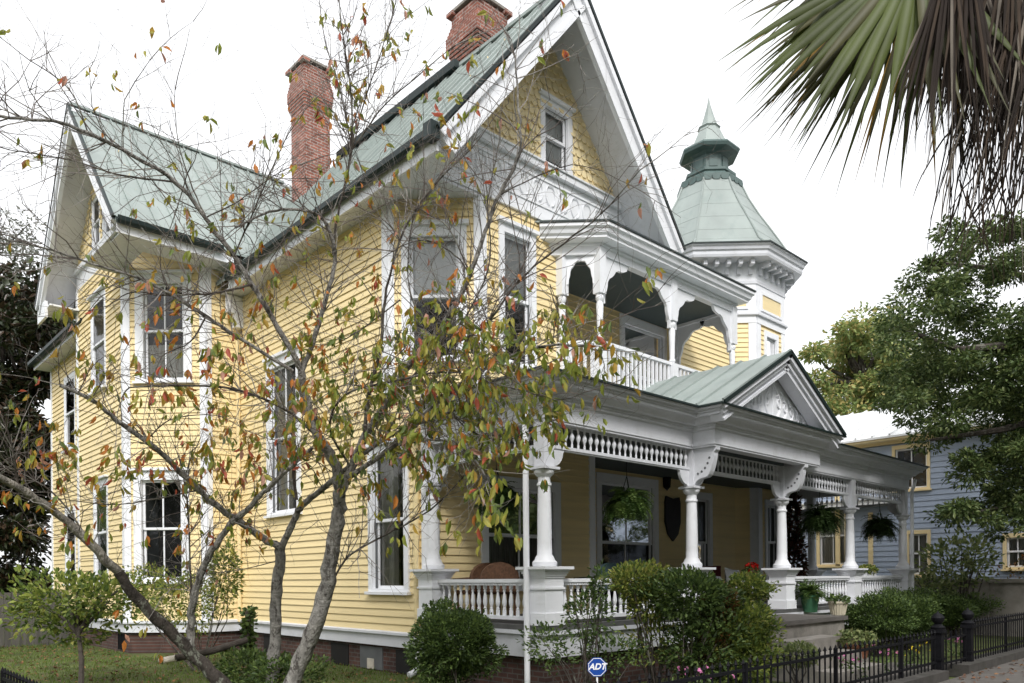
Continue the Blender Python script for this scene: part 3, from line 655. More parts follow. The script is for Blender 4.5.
prof = [(2.56, 10.215), (2.34, 10.29), (2.14, 10.47), (1.95, 10.8), (1.66, 11.27), (1.35, 11.75), (1.07, 12.25), (.84, 12.78)]
RO8 = R(22.5)
tr = MB().lathe(prof, (TX, TY, 0), 8, rot=RO8).build('turret_roof', PAT, HOUSE)
mb = MB()
for k in range(8):
    a = RO8+k*math.pi/4; mb.tube([(TX+(r+.01)*math.cos(a), TY+(r+.01)*math.sin(a), z+.01) for r, z in prof], .028, 5)
mb.build('hip_seam', PAT, tr)
mb = MB()
for i in range(1, 7):
    for sub in (0.0,):
        r0, z0 = prof[i]; r1, z1 = prof[i+1]; r, z = r0+(r1-r0)*sub, z0+(z1-z0)*sub
        mb.sweep(octo(r), [(.0, z-.008), (.006, z-.008), (.006, z+.004), (0, z+.008)], True)
mb.build('sheet_lap', PAT, tr)
lan = MB().lathe([(.92, 12.72), (.92, 12.8), (.78, 12.86), (.70, 12.95), (.74, 12.98), (.74, 13.05), (.54, 13.1), (.52, 13.52), (.62, 13.58), (.82, 13.62), (.86, 13.7), (.83, 13.76)], (TX, TY, 0), 8, rot=RO8).build('turret_lantern', DRUM, HOUSE)
for k in range(8):
    a, b = octo(.535)[k], octo(.535)[(k+1) % 8]; f = fr2(a, b); MB().fbox(f, .09, f.len-.09, 13.16, 13.46, 0, .02).build('lantern_panel', DRUM, lan)
mb = MB()
for f in [fr2(octo(.93)[k], octo(.93)[(k+1) % 8]) for k in range(8)]:
    for j in range(3): u = f.len*(j+.5)/3; mb.prism(f, [(u-.11, 12.74), (u-.11, 12.66), (u-.06, 12.61), (u+.06, 12.61), (u+.11, 12.66), (u+.11, 12.74)], -.1, .005)
mb.build('scalloped_trim', DRUM, lan)
MB().lathe([(.81, 13.765), (.52, 13.95), (.38, 14.25), (.30, 14.42), (.29, 14.44), (.33, 14.48), (.24, 14.55), (.14, 14.85), (.05, 15.15), (.0, 15.42)], (TX, TY, 0), 8, rot=RO8).build('turret_spire', PAT, HOUSE)

# ---- porch
PFLOOR = 1.05
MB().plate([(-.18, -.18), (12.72, -.18), (12.72, 4.6), (10.7, 4.6), (10.7, 3.48), (3.85, 3.48), (3.85, 2.48), (-.18, 2.48)], .98, PFLOOR).build('porch_floor', PFLR, HOUSE)
ppath = [(-.12, 2.5), (-.12, -.12), (12.66, -.12), (12.66, 4.6)]
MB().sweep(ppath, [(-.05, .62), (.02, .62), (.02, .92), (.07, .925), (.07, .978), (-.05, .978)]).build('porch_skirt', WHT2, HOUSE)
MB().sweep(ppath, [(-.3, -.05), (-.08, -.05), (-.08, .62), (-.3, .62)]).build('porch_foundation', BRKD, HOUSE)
MB().plate([(0.05, .05), (12.5, .05), (12.5, 4.6), (10.5, 3.5), (3.9, 3.5), (3.9, 2.48), (.05, 2.48)], 3.98, 4.0).build('porch_ceiling', CEIL, HOUSE)
epath = [(-.1, 2.5), (-.1, -.1), (3.32, -.1), (3.32, -.5), (6.95, -.5), (6.95, -.1), (12.62, -.1), (12.62, 4.6)]
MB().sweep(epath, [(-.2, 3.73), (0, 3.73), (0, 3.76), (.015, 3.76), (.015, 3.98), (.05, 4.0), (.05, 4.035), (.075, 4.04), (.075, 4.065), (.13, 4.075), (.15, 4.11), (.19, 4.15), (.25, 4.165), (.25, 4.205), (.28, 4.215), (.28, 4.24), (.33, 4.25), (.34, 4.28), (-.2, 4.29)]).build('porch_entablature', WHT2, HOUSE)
MB().sweep(epath, [(.2, 4.282), (.37, 4.282), (.37, 4.31), (.2, 4.33)]).build('drip_edge', DGR, HOUSE)
roofp = MB()
roofp.slab([(-.44, -.44, 4.315), (12.96, -.44, 4.315), (10.4, 3.5, 4.95), (3.2, 3.5, 4.95), (2.4, 2.5, 4.78)], .03)
roofp.slab([(-.44, 2.5, 4.315), (-.44, -.44, 4.316), (2.4, 2.5, 4.78)], .03); roofp.slab([(12.96, -.44, 4.316), (12.96, 4.6, 4.315), (10.4, 4.6, 4.95), (10.4, 3.5, 4.95)], .03)
roofp.build('porch_roof', PAT, HOUSE)
# columns
shaft = [(.155, 0), (.165, .02), (.165, .06), (.135, .09), (.12, .13), (.10, .16), (.097, .3), (.093, .7), (.083, 1.06), (.098, 1.07), (.098, 1.1), (.083, 1.11), (.083, 1.18), (.12, 1.215), (.135, 1.24), (.135, 1.275)]
colm = {}
def pedestal_mesh():
    mb = MB(); h = .17
    mb.box(-h-.02, h+.02, -h-.02, h+.02, 0, .16); mb.box(-h, h, -h, h, .16, .47); mb.box(-h-.02, h+.02, -h-.02, h+.02, .47, .50); mb.box(-h-.005, h+.005, -h-.005, h+.005, .50, .62)
    for i, g in enumerate((.02, .035, .05, .065)): mb.box(-h-g, h+g, -h-g, h+g, .62+i*.028, .62+(i+1)*.028-.001)
    mb.box(-.275, .275, -.275, .275, .732, .77); return mb
def post_mesh():
    mb = MB(); mb.box(-.15, .15, -.15, .15, 2.05, 2.085); mb.box(-.095, .095, -.095, .095, 2.085, 2.69); return mb
def add_column(x, y):
    if not colm:
        p = pedestal_mesh().build('pedestal', WHT, HOUSE); c = MB().lathe(shaft, (0, 0, .77), 24).build('column', WHT, HOUSE, smooth=True)
        t = post_mesh().build('frieze_post', WHT2, HOUSE); colm.update(p=p, c=c, t=t)
        for o_ in (p, c, t): o_.location = (x, y, PFLOOR)
    else:
        for o_ in colm.values(): copy_child(o_, HOUSE, (x, y, PFLOOR))
COLX = [0, 3.43, 6.44, 9.48, 12.52]
for x in COLX: add_column(x, 0)
add_column(0, 2.4); add_column(12.52, 2.3)
# turned balusters and spindles (shared meshes)
balp = [(.028, .0), (.028, .09), (.02, .1), (.026, .12), (.016, .14), (.030, .2), (.033, .24), (.022, .34), (.014, .40), (.022, .415), (.022, .43), (.014, .44), (.028, .46), (.028, .52)]
spip = [(.016, 0), (.016, .05), (.011, .06), (.014, .09), (.032, .13), (.034, .15), (.030, .17), (.013, .21), (.011, .22), (.016, .235), (.016, .29)]
_bal = None; _spi = None
def balustrade(fr, u0, u1, z0=PFLOOR):
    global _bal
    mb = MB(); mb.fbox(fr, u0, u1, z0+.56, z0+.61, -.075, .075); mb.fbox(fr, u0, u1, z0+.52, z0+.56, -.05, .05); mb.fbox(fr, u0, u1, z0+.05, z0+.10, -.05, .05)
    for k in range(int((u1-u0)/.035)): mb.fbox(fr, u0+k*.035, u0+k*.035+.017, z0+.522, z0+.555, .05, .062)
    rl = mb.build('railing', WHT, HOUSE); nb = max(2, round((u1-u0)/.135))
    for k in range(nb):
        p = fr(u0+(u1-u0)*(k+.5)/nb, z0+.09+.01)
        if _bal is None:
            _bal = MB().lathe([(r, z*.81) for r, z in balp], (0, 0, 0), 10).build('baluster', WHT, rl, smooth=True); _bal.location = p
        else: copy_child(_bal, rl, p)
def screen(fr, u0, u1, z0=3.40, dark=False):
    global _spi
    mb = MB(); mb.fbox(fr, u0, u1, z0, z0+.045, -.035, .035); mb.fbox(fr, u0, u1, z0+.335, z0+.345, -.03, .03); mb.fbox(fr, u0, u1, z0-.02, z0, -.02, .02)
    fs = mb.build('frieze_screen', WHT2, HOUSE); nb = max(2, round((u1-u0)/.13))
    for k in range(nb):
        p = fr(u0+(u1-u0)*(k+.5)/nb, z0+.044)
        if _spi is None:
            _spi = MB().lathe(spip, (0, 0, 0), 8).build('spindle', WHT2, fs, smooth=True); _spi.location = p
        else: copy_child(_spi, fs, p)
    for sgn, uu in ((1, u0), (-1, u1)):        # curved brackets at both ends
        P = [(uu, z0-.02), (uu, z0-.26), (uu+sgn*.05, z0-.26)]
        P += [(uu+sgn*(.05+.2*math.sin(t)), z0-.02-.22*math.cos(t)*1.0) for t in np.linspace(.1, 1.45, 7)]+[(uu+sgn*.27, z0-.02)]
        MB().prism(fr, P, -.025, .025).build('bracket', WHT2, HOUSE)
FP = frame((0, 0), (1, 0)); SP = frame((0, 2.4), (0, -1)); EP = frame((12.52, 0), (0, 1))
for i in range(4):
    screen(FP, COLX[i]+.1, COLX[i+1]-.1)
    if i != 1: balustrade(FP, COLX[i]+.18, COLX[i+1]-.18)
balustrade(SP, .18, 2.22); screen(SP, .1, 2.3); balustrade(EP, .18, 2.1); screen(EP, .1, 2.2); screen(EP, 2.4, 4.5); balustrade(EP, 2.5, 4.4)
# scrolled brackets under the projecting entrance bay
for x in (3.43, 6.44):
    f = frame((x, 0), (0, -1)); P = [(.095, 3.16), (.095, 3.73), (.5, 3.73), (.5, 3.68), (.46, 3.64)]
    P += [(.12+.34*math.cos(t), 3.62-.42*math.sin(t)+.03*math.sin(6*t)) for t in np.linspace(.15, 1.5, 12)]
    b_ = MB().prism(f, P, -.06, .06).build('scroll_bracket', WHT2, HOUSE)
    mb = MB()
    for k in range(5): mb.lathe([(.0, -.065), (.022, -.063), (.022, .063), (0, .065)], (0, 0, 0), 8); 
    bl = MB()
    for k, t in enumerate(np.linspace(.3, 1.4, 5)):
        c = f(.12+.27*math.cos(t), 3.66-.34*math.sin(t), 0)
        bl.tube([(c[0]-.066, c[1], c[2]), (c[0]+.066, c[1], c[2])], .02, 8)
    bl.build('boss', GRYP, b_)
# ---- pediment over the entrance
AX, AZ = 5.135, 5.5
e0, e1, zb = 3.0, 7.27, 4.33
roof_plane('pediment_roof', (e0, -.86, zb), (e0, 2.4, zb), (AX, 2.4, AZ), (AX, -.86, AZ), nseam=7)
roof_plane('pediment_roof', (e1, -.86, zb), (e1, 2.4, zb), (AX, 2.4, AZ), (AX, -.86, AZ), nseam=7)
for P0 in ((e0, -.86, zb), (e1, -.86, zb)): 
    a = Vector(P0); b = Vector((AX, -.86, AZ)); d = (b-a).normalized(); iv = Vector((0, 1, 0)); dn = d.cross(iv).normalized(); dn = -dn if dn.z > 0 else dn
    mb = MB()
    for w0, w1, o0, o1 in ((.05, .12, 0, .3), (.12, .2, .05, .3), (.2, .27, .09, .3), (.27, .31, .07, .3)):
        mb.hexa([a+dn*w1+iv*o0, b+dn*w1+iv*o0, b+dn*w1+iv*o1, a+dn*w1+iv*o1, a+dn*w0+iv*o0, b+dn*w0+iv*o0, b+dn*w0+iv*o1, a+dn*w0+iv*o1])
    r_ = mb.build('raking_cornice', WHT2, HOUSE)
    mb = MB(); mb.hexa([a+dn*.05+iv*-.03, b+dn*.05+iv*-.03, b+dn*.05+iv*0, a+dn*.05+iv*0, a-dn*.01+iv*-.03, b-dn*.01+iv*-.03, b-dn*.01, a-dn*.01]); mb.build('drip_edge', DGR, r_)
f = frame((0, -.5), (1, 0))
tp = MB().prism(f, [(e0+.3, 4.32), (e1-.3, 4.32), (AX, AZ-.12)], -.05, .02).build('tympanum', WHT, HOUSE)
mb = MB(); mb.tube([f(AX, 4.36, .03), f(AX, AZ-.36, .03)], .022, 6)
random.seed(3)
for s_ in (1, -1):
    for i in range(6):
        x0 = .10+i*.24; hgt = max(.16, (1-(x0+.1)/1.75)*.78)
        pts = [f(AX+s_*(x0+.13*math.sin(t*1.2)*(.6+hgt)), 4.37+hgt*t/3.2, .03) for t in np.linspace(0, 2.9, 9)]
        mb.tube(pts, [.024, .024, .022, .022, .02, .02, .018, .016, .012], 6)
        pts = [f(AX+s_*(x0+.11+.06*math.cos(t)), 4.37+hgt*.45+.07*math.sin(t), .03) for t in np.linspace(0, 5, 10)]
        mb.tube(pts, .016, 5)
        for q_ in range(2):
            c = f(AX+s_*(x0+.05+.1*q_), 4.43+hgt*(.55-.3*q_), .025); mb.lathe([(0, -.02), (.03, -.01), (.03, .01), (0, .02)], c, 6)
mb.build('ornament', WHT, tp)

# ---- balcony
bx = [3.42, 5.65, 7.93]; BY = 1.9; BZ = 5.1
deck = [(2.86, 2.5), (3.36, 1.82), (8.02, 1.82), (8.02, 3.48), (7.89, 3.48), (7.89, 3.63), (2.92, 3.63), (2.92, 2.5)]
MB().plate(deck, 4.6, BZ).build('balcony_deck', WHT2, HOUSE)
tur = [(.07, .0), (.07, .8), (.05, .86), (.07, .90), (.05, .96), (.056, 1.2), (.068, 1.5), (.052, 1.56), (.075, 1.6), (.075, 1.66), (.06, 1.68), (.07, 1.72)]
def bpost(x, y, half=False):
    mb = MB(); mb.lathe(tur, (x, y, BZ), 14); mb.box(x-.09, x+.09, y-.09, y+.09, BZ, BZ+.84); mb.box(x-.085, x+.085, y-.085, y+.085, BZ+1.70, 7.62)
    mb.build('balcony_post', WHT, HOUSE, smooth=True)
for x in bx: bpost(x, BY)
bpost(7.93, 3.38); bpost(2.98, 2.42)
MB().fbox(fr2((3.1, 1.9), (3.42, 1.9)), .2, .26, BZ, BZ+.86, -.05, .1).build('newel_panel', WHT, HOUSE)
bpath = [(2.63, 2.63), (3.40, 1.84), (8.0, 1.84), (8.0, 3.5)]
MB().sweep(bpath, [(-.14, 7.50), (0, 7.50), (0, 7.64), (.03, 7.66), (.03, 7.7), (.2, 7.72), (.2, 7.76), (.24, 7.79), (.26, 7.86), (.30, 7.89), (.30, 7.95), (-.14, 7.98)]).build('balcony_cornice', WHT, HOUSE)
MB().sweep(bpath, [(.1, 7.955), (.32, 7.952), (.32, 7.985), (.1, 8.0)]).build('drip_edge', DGR, HOUSE)
MB().slab([(2.35, 2.5, 7.99), (3.27, 1.54, 7.99), (8.3, 1.54, 7.99), (8.3, 3.5, 8.06), (5.2, 2.5, 8.06), (2.5, 2.5, 8.06)], .02).build('balcony_roof', PAT, HOUSE)
MB().plate([(2.9, 2.4), (3.45, 1.95), (7.9, 1.95), (7.9, 3.48), (7.88, 3.63), (2.92, 3.63)], 7.56, 7.58).build('balcony_ceiling', CEIL, HOUSE)
def spandrel(fr, u, sgn, R_=.62, zt=7.5, hk=1.0):
    P = [(u, zt), (u, zt-.85*hk), (u+sgn*.05, zt-.85*hk)]
    for i, t in enumerate(np.linspace(0, math.pi/2, 13)):
        k = R_*(1+.022*(-1)**(i//2)); P.append((u+sgn*(.06+R_-k*math.cos(t)), zt-.78*hk+k/R_*.66*hk*math.sin(t)))
    P.append((u+sgn*(R_+.12), zt)); MB().prism(fr, P, -.03, .03).build('spandrel', WHT, HOUSE)
bf = frame((0, BY), (1, 0))
for i in range(2): spandrel(bf, bx[i]+.07, 1); spandrel(bf, bx[i+1]-.07, -1)
bl_ = fr2((2.98, 2.42), (3.42, 1.9)); spandrel(bl_, .07, 1, .24, hk=.6); spandrel(bl_, bl_.len-.07, -1, .24, hk=.6)
br_ = frame((7.93, 1.9), (0, 1)); spandrel(br_, .07, 1); spandrel(br_, 1.41, -1)
_slat = None
def balc_rail(fr, u0, u1):
    global _slat
    mb = MB(); mb.fbox(fr, u0, u1, BZ+.80, BZ+.86, -.045, .045); mb.fbox(fr, u0, u1, BZ+.08, BZ+.13, -.035, .035); rl = mb.build('balcony_railing', WHT, HOUSE)
    nb = round((u1-u0)/.13)
    for k in range(nb):
        p = fr(u0+(u1-u0)*(k+.5)/nb, BZ+.13)
        if _slat is None:
            _slat = MB().box(-.022, .022, -.022, .022, 0, .67).build('baluster', WHT, rl); _slat.location = p
        else: copy_child(_slat, rl, p)
for i in range(2): balc_rail(bf, bx[i]+.075, bx[i+1]-.075)
balc_rail(bl_, .08, bl_.len-.08); balc_rail(br_, .08, 1.4)
# ---- downspouts
def pipe(pts, r, mat, nm='downspout'): return MB().tube(pts, r, 12).build(nm, mat, HOUSE, smooth=True)
pipe([(-.06, -.06, 3.98), (-.12, -.02, 4.0), (-.2, .04, 3.97), (-.26, .08, 3.85), (-.26, .08, .3), (-.28, .06, .2), (-.33, .03, .14)], .04, WHT)
pipe([(-.05, 2.78, 4.1), (-.05, 2.78, .75)], .05, YEL); pipe([(-.06, 2.78, .75), (-.06, 2.78, .28), (-.1, 2.78, .2), (-.22, 2.78, .16)], .052, WHT)
pipe([(-.12, 9.38, 8.2), (-.06, 9.38, 7.9), (-.06, 9.38, .75)], .05, YEL)
pipe([(12.75, -.22, 4.0), (12.72, -.2, 3.85), (12.62, -.18, 3.7), (12.62, -.18, 1.0)], .04, WHT)
# wall things on the porch
pl = MB(); sh_ = [(0, .45), (.26, .5), (.3, .36), (.3, -.1), (.2, -.38), (0, -.55), (-.2, -.38), (-.3, -.1), (-.3, .36), (-.26, .5)]
c = on(671, 518, 'Y', 3.5); pf = frame((c[0], 3.5), (1, 0)); pl.prism(pf, [(u, c[2]+z) for u, z in sh_], .02, .07); PLQ = pl.build('wall_plaque', WOODB); tag(PLQ, 'dark shield shaped plaque hung on the yellow porch wall left of the second column', 'plaque')
lp = empty('wall_lantern', 'small dark lantern fixed high on the porch wall above the shield plaque', 'lantern', (0, 0, 0))
c = on(667, 485, 'Y', 3.4); MB().lathe([(.02, .3), (.09, .24), (.1, .2), (.08, -.05), (.03, -.1), (.0, -.14)], c, 6).build('lantern_body', IRON, lp); MB().tube([(c[0], 3.5, c[2]+.28), (c[0], 3.42, c[2]+.36), (c[0], c[1], c[2]+.3)], .015, 6).build('arm', IRON, lp)

# ------------------------------------------------------------------ porch furniture
def wicker_chair(x, y, rot, label, mat, backmat):
    t = empty('porch_chair', label, 'chair', (x, y, PFLOOR)); t.rotation_euler = (0, 0, rot)
    mb = MB(); mb.box(-.28, .28, -.26, .26, .38, .44); mb.build('seat', mat, t)
    f = frame((0, .26), (1, 0)); P = [(-.29, .42)]+[(.29*-math.cos(a), .62+.24*math.sin(a)) for a in np.linspace(0, math.pi, 13)]+[(.29, .42)]
    MB().prism(f, P, -.05, .03).build('backrest', backmat, t)
    for sx in (-.25, .25):
        for sy in (-.22, .22): MB().tube([(sx, sy, 0), (sx, sy, .38)], .025, 6).build('leg', mat, t)
        MB().beam((sx*1.1, -.24, .6), (sx*1.1, .26, .62), .07, .04).build('armrest', mat, t)
c = on(492, 575, 'Y', 1.5); wicker_chair(c[0]+.12, 1.55, R(150), 'brown wicker porch chair beside the left railing', WICK, WICK)
c = on(478, 575, 'Y', 2.0); wicker_chair(c[0], 2.0, R(170), 'brown wicker porch chair nearest the house wall behind the left railing', WICK, WICK)
c = on(597, 572, 'Y', 1.2); wicker_chair(c[0], 1.2, R(180), 'porch chair with rounded dark teal back between the first two columns', IRON, TEAL)
so_ = empty('porch_bench', 'maroon cushioned bench on the porch just right of the second column', 'bench', (0, 0, 0)); c = on(716, 580, 'Y', 2.3)
mb = MB(); mb.box(c[0]-.75, c[0]+.45, 1.9, 2.5, PFLOOR+.36, PFLOOR+.48); mb.build('seat', MAROON, so_)
mb = MB(); mb.box(c[0]-.75, c[0]+.45, 2.45, 2.6, PFLOOR+.4, PFLOOR+.86); mb.build('backrest', MAROON, so_)
for sx in (-.7, .4): MB().box(c[0]+sx-.03, c[0]+sx+.03, 1.95, 2.55, PFLOOR, PFLOOR+.36).build('leg', WOODB, so_)
def pillow(px, py, Y, s, label):
    c = on(px, py, 'Y', Y); mb = MB(); N_ = 9; V = []
    for i in range(N_):
        for j in range(N_):
            a, b = i/(N_-1)*2-1, j/(N_-1)*2-1; k = (1-a**4)*(1-b**4)
            V.append((a*s*(1-.08*(1-abs(b))), .11*k, b*s*(1-.08*(1-abs(a)))))
    nV = len(V); V += [(x, -y, z) for x, y, z in V]
    fs = [(i*N_+j, (i+1)*N_+j, (i+1)*N_+j+1, i*N_+j+1) for i in range(N_-1) for j in range(N_-1)]
    mb.add(V, fs+[tuple(q+nV for q in f)[::-1] for f in fs]); o = mb.build('cushion', CUSH, None, smooth=True); o.location = c; o.rotation_euler = (R(-14), R(8), R(-10)); tag(o, label, 'cushion')
pillow(733, 579, 1.9, .24, 'larger white square cushion leaning on the maroon bench'); pillow(716, 583, 1.95, .17, 'smaller white cushion half hidden on the maroon bench')
# white plant stand with a red flower
ps = empty('plant_stand', 'white plant stand on the porch left of the third column', 'plant stand'); c = on(753, 588, 'Y', .9)
MB().box(c[0]-.4, c[0]+.4, .65, 1.1, PFLOOR+.5, PFLOOR+.54).build('tabletop', WHT2, ps); MB().box(c[0]-.38, c[0]+.38, .67, 1.08, PFLOOR+.2, PFLOOR+.23).build('shelf', WHT2, ps)
for sx in (-.37, .37):
    for sy in (.68, 1.07): MB().box(c[0]+sx-.02, c[0]+sx+.02, sy-.02, sy+.02, PFLOOR, PFLOOR+.5).build('leg', WHT2, ps)
fl = empty('red_flower_pot', 'small pot of bright red flowers on the white plant stand', 'flower pot', (c[0]-.05, .9, PFLOOR+.54))
MB().lathe([(.07, 0), (.1, .14), (.11, .14), (.11, .17)], (0, 0, 0), 12).build('pot', CLAY, fl)
n = 110; v = rdir(n)*np.array([.11, .11, .07])+np.array([0, 0, .27]); leaf_obj('blossoms', v, rdir(n), rdir(n), .05, .05, np.zeros(n, int), [REDF], fl)
n = 120; v = rdir(n)*np.array([.15, .15, .08])+np.array([0, 0, .2]); leaf_obj('leaves', v, rdir(n), rdir(n), .07, .04, rng.integers(0, 3, n), LEAFS['shrub'], fl)

# ------------------------------------------------------------------ plants
def frond_plant(t, c, nf, L_, droop, mats, leafl=.05, nm='fronds', up=.5, spread=1.0, stepn=26):
    C_, D_, N_, LN, MI = [], [], [], [], []
    for k in range(nf):
        a = rng.uniform(0, 2*math.pi); el = rng.uniform(.15, 1.3)*up; l = L_*rng.uniform(.6, 1.1); p = np.array(c, float); d = np.array([math.cos(a)*math.cos(el), math.sin(a)*math.cos(el), math.sin(el)])
        mi = rng.integers(0, len(mats))
        for i in range(stepn):
            p = p+d*l/stepn; d = d+np.array([0, 0, -droop/stepn]); d /= np.linalg.norm(d)
            sdv = np.cross(d, [0, 0, 1]); sdv /= max(np.linalg.norm(sdv), 1e-6)
            for sg in (-1, 1):
                C_.append(p.copy()); D_.append(sdv*sg+d*.35+rng.normal(0, .12, 3)); N_.append([0, 0, 1]+rng.normal(0, .3, 3)); LN.append(leafl*(1.15-abs(i/stepn-.35))); MI.append(mi)
    return leaf_obj(nm, C_, D_, N_, np.array(LN), np.array(LN)*.32, MI, mats, t)
def hanging_fern(px, py, Y, label, r, mats, wire=True):
    c = on(px, py, 'Y', Y); t = empty('hanging_fern', label, 'hanging plant', (c[0], c[1], c[2]), 'hanging fern baskets on the porch')
    MB().lathe([(.02, -.16), (.11, -.14), (.16, 0), (.165, .02)], (0, 0, 0), 12).build('basket', IRON, t)
    mb = MB()
    for k in range(3):
        a = k*2.1; mb.tube([(.15*math.cos(a), .15*math.sin(a), 0), (0, 0, .5), (0, 0, 3.95-c[2])], .006, 4)
    mb.build('hanger', IRON, t); frond_plant(t, (0, 0, .03), 190, r*1.0, 2.6, mats, .085, up=1.05)
hanging_fern(627, 508, .45, 'bright green hanging fern basket between the first two columns', .5, LEAFS['fern'])
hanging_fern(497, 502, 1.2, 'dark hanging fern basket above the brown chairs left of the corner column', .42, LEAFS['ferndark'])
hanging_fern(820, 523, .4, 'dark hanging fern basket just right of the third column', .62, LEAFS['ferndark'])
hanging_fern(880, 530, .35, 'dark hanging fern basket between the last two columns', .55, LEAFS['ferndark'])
def shrub(name, label, cat, blobs, nleaf, ll, mats, base, stems=6, stemr=.012, group=None, wd=.5, mesh='foliage', upbias=.3, sparse=1.0, weights=None, bark=None):
    """blobs: (centre, radii, share)"""
    t = empty(name, label, cat, base, group); base = np.array(base)
    tot = sum(b[2] for b in blobs); C_, D_ = [], []
    for (c, r, s_) in blobs:
        n_ = int(1.5*nleaf*s_/tot); v = rdir(n_); rad = rng.uniform(0.25, 1, n_)**(.45)
        # clumps give an uneven outline
        ncl = 36; cd = rdir(ncl); g = (v@cd.T).max(1); amp = 1+.22*(rng.normal(size=ncl)[(v@cd.T).argmax(1)])
        p = v*(rad*amp)[:, None]*np.array(r)*sparse
        C_.append(p+np.array(c)-base); d = v+rdir(n_)*.8; d[:, 2] += upbias; D_.append(d)
    C_ = np.concatenate(C_); D_ = np.concatenate(D_); n_ = len(C_)
    ok = C_[:, 2] > .02; C_, D_ = C_[ok], D_[ok]; n_ = len(C_)
    nn = rdir(n_)*.7; nn[:, 2] += .8
    mi = rng.choice(len(mats), n_, p=weights) if weights is not None else rng.integers(0, len(mats), n_)
    leaf_obj(mesh, C_, D_, nn, rng.uniform(.6, 1.3, n_)*ll*1.15, rng.uniform(.7, 1.2, n_)*ll*wd*1.2, mi, mats, t)
    mb = MB()
    for k in range(stems):
        c, r, s_ = blobs[k % len(blobs)]; e = np.array(c)-base+rdir(1)[0]*np.array(r)*.75; m_ = e*.5+rng.normal(0, .06, 3); m_[2] = abs(m_[2]); st = np.array([rng.normal(0, .06), rng.normal(0, .06), -.05])
        mb.tube([st, m_, e], [stemr, stemr*.75, stemr*.3], 5)
    if mb.v: mb.build('stem', bark or BARKD, t)
    return t
G = .1
def gnd(px, D):  # ground point below a pixel column at depth D
    p = on(px, 600, 'D', D); return (p[0], p[1], G)
def ell(px, py, D, rx, rz, ry=None):   # centre from pixel + depth, radii in metres
    c = on(px, py, 'D', D); return (c, (rx, ry or rx, rz))
c, r = ell(456, 643, 9.6, .50, .44); shrub('round_bush', 'dense round dark green bush below the left porch railing', 'bush', [(c, r, 1)], 9000, .045, LEAFS['shrub'], gnd(456, 9.6), 14)
D = 9.0; shrub('open_shrub', 'thin dark shrub with bare stems right of the white downspout', 'bush', [(*ell(548, 645, D, .26, .26), 2), (*ell(588, 615, D, .26, .36), 3), (*ell(610, 655, D, .36, .22), 2), (*ell(598, 585, D, .10, .2), 1)], 1150, .05, LEAFS['shrub'], gnd(585, D), 26, .010)
D = 9.6; shrub('lime_bush', 'yellow green tipped bush in front of the porch railing beside the second column', 'bush', [(*ell(638, 582, D, .36, .2), 5), (*ell(650, 605, D, .3, .2), 2), (*ell(655, 640, D, .4, .3), 1)], 2400, .055, LEAFS['lime'], gnd(655, D), 22, .013)
D = 9.3; shrub('dark_bush', 'dark green bush between the yellow green bush and the bronze tipped one', 'bush', [(*ell(692, 598, D, .5, .32), 4), (*ell(700, 650, D, .45, .4), 2)], 4200, .055, LEAFS['shrub'], gnd(690, D), 20, .012)
D = 9.4; shrub('bronze_bush', 'small bush with bronze red leaf tips between the two front bushes', 'bush', [(*ell(718, 605, D, .22, .24), 2), (*ell(712, 640, D, .25, .4), 1)], 1900, .045, LEAFS['bronze'], gnd(716, D), 10)
D = 9.6; shrub('rounded_shrub', 'large rounded light green shrub left of the concrete landing', 'bush', [(*ell(733, 630, D, .52, .40), 3), (*ell(735, 660, D, .58, .38), 2), (*ell(748, 588, D+1.3, .32, .18), 1)], 7500, .052, LEAFS['lime'], gnd(735, D), 20, weights=[.3, .35, .3, .05])
def yell(px, py, Y, rx, rz, ry=None): return (on(px, py, 'Y', Y), (rx, ry or rx, rz))
def ybase(px, Y): p = on(px, 600, 'Y', Y); return (p[0], p[1], G)
for k, (px, lab) in enumerate(((876, 'clipped low evergreen hedge bush nearest the potted plants'), (908, 'clipped low evergreen bush in the middle of the porch hedge'), (940, 'clipped low evergreen bush at the gate end of the porch hedge'))):
    shrub('hedge_bush', lab, 'bush', [(*yell(px, 617-k*2, -1.1, .66-.02*k, .36), 1)], 6500, .05, LEAFS['shrub'], ybase(px, -1.1), 8, group='low hedge bushes in front of the right porch')
shrub('hedge_bush', 'wider clipped evergreen bush behind the hedge row near the last porch column', 'bush', [(*yell(912, 603, -.65, .8, .28), 1), (*yell(952, 606, -.65, .95, .3), 1)], 7500, .05, LEAFS['shrub'], ybase(930, -.65), 8, group='low hedge bushes in front of the right porch')
shrub('slender_tree', 'small pale leaved tree standing before the blue house', 'tree', [(*ell(952, 566, 19, .75, .75), 3), (*ell(978, 555, 19, .45, .5), 1), (*ell(930, 590, 19, .5, .4), 1)], 700, .13, LEAFS['light'], gnd(955, 19), 30, .022)
shrub('bare_shrub', 'thin reddish twiggy shrub at the concrete wall near the right edge', 'bush', [(*ell(1012, 580, 21, .6, .6), 1)], 240, .09, LEAFS['bronze'], gnd(1012, 21), 16, .008)
shrub('lawn_shrub', 'small round crowned green shrub on the lawn left of the leaning trunk', 'shrub', [(*ell(68, 598, 11.5, .72, .42), 3), (*ell(105, 600, 11.2, .42, .3), 2), (*ell(42, 608, 11.5, .42, .3), 1), (*ell(75, 628, 11.4, .4, .25), 1)], 1500, .085, LEAFS['lime'], gnd(80, 10.6), 0, sparse=1.12, weights=[.3, .35, .3, .05])
TRK = mk('shrub_bark', (0.06, 0.05, 0.042), 0.9, 0.4, 10, 0.5, 30)
_ls = bpy.data.objects['lawn_shrub']; _l0 = np.array(_ls.location); mb = MB()
_k = np.array(on(78, 628, 'D', 11.2))-_l0
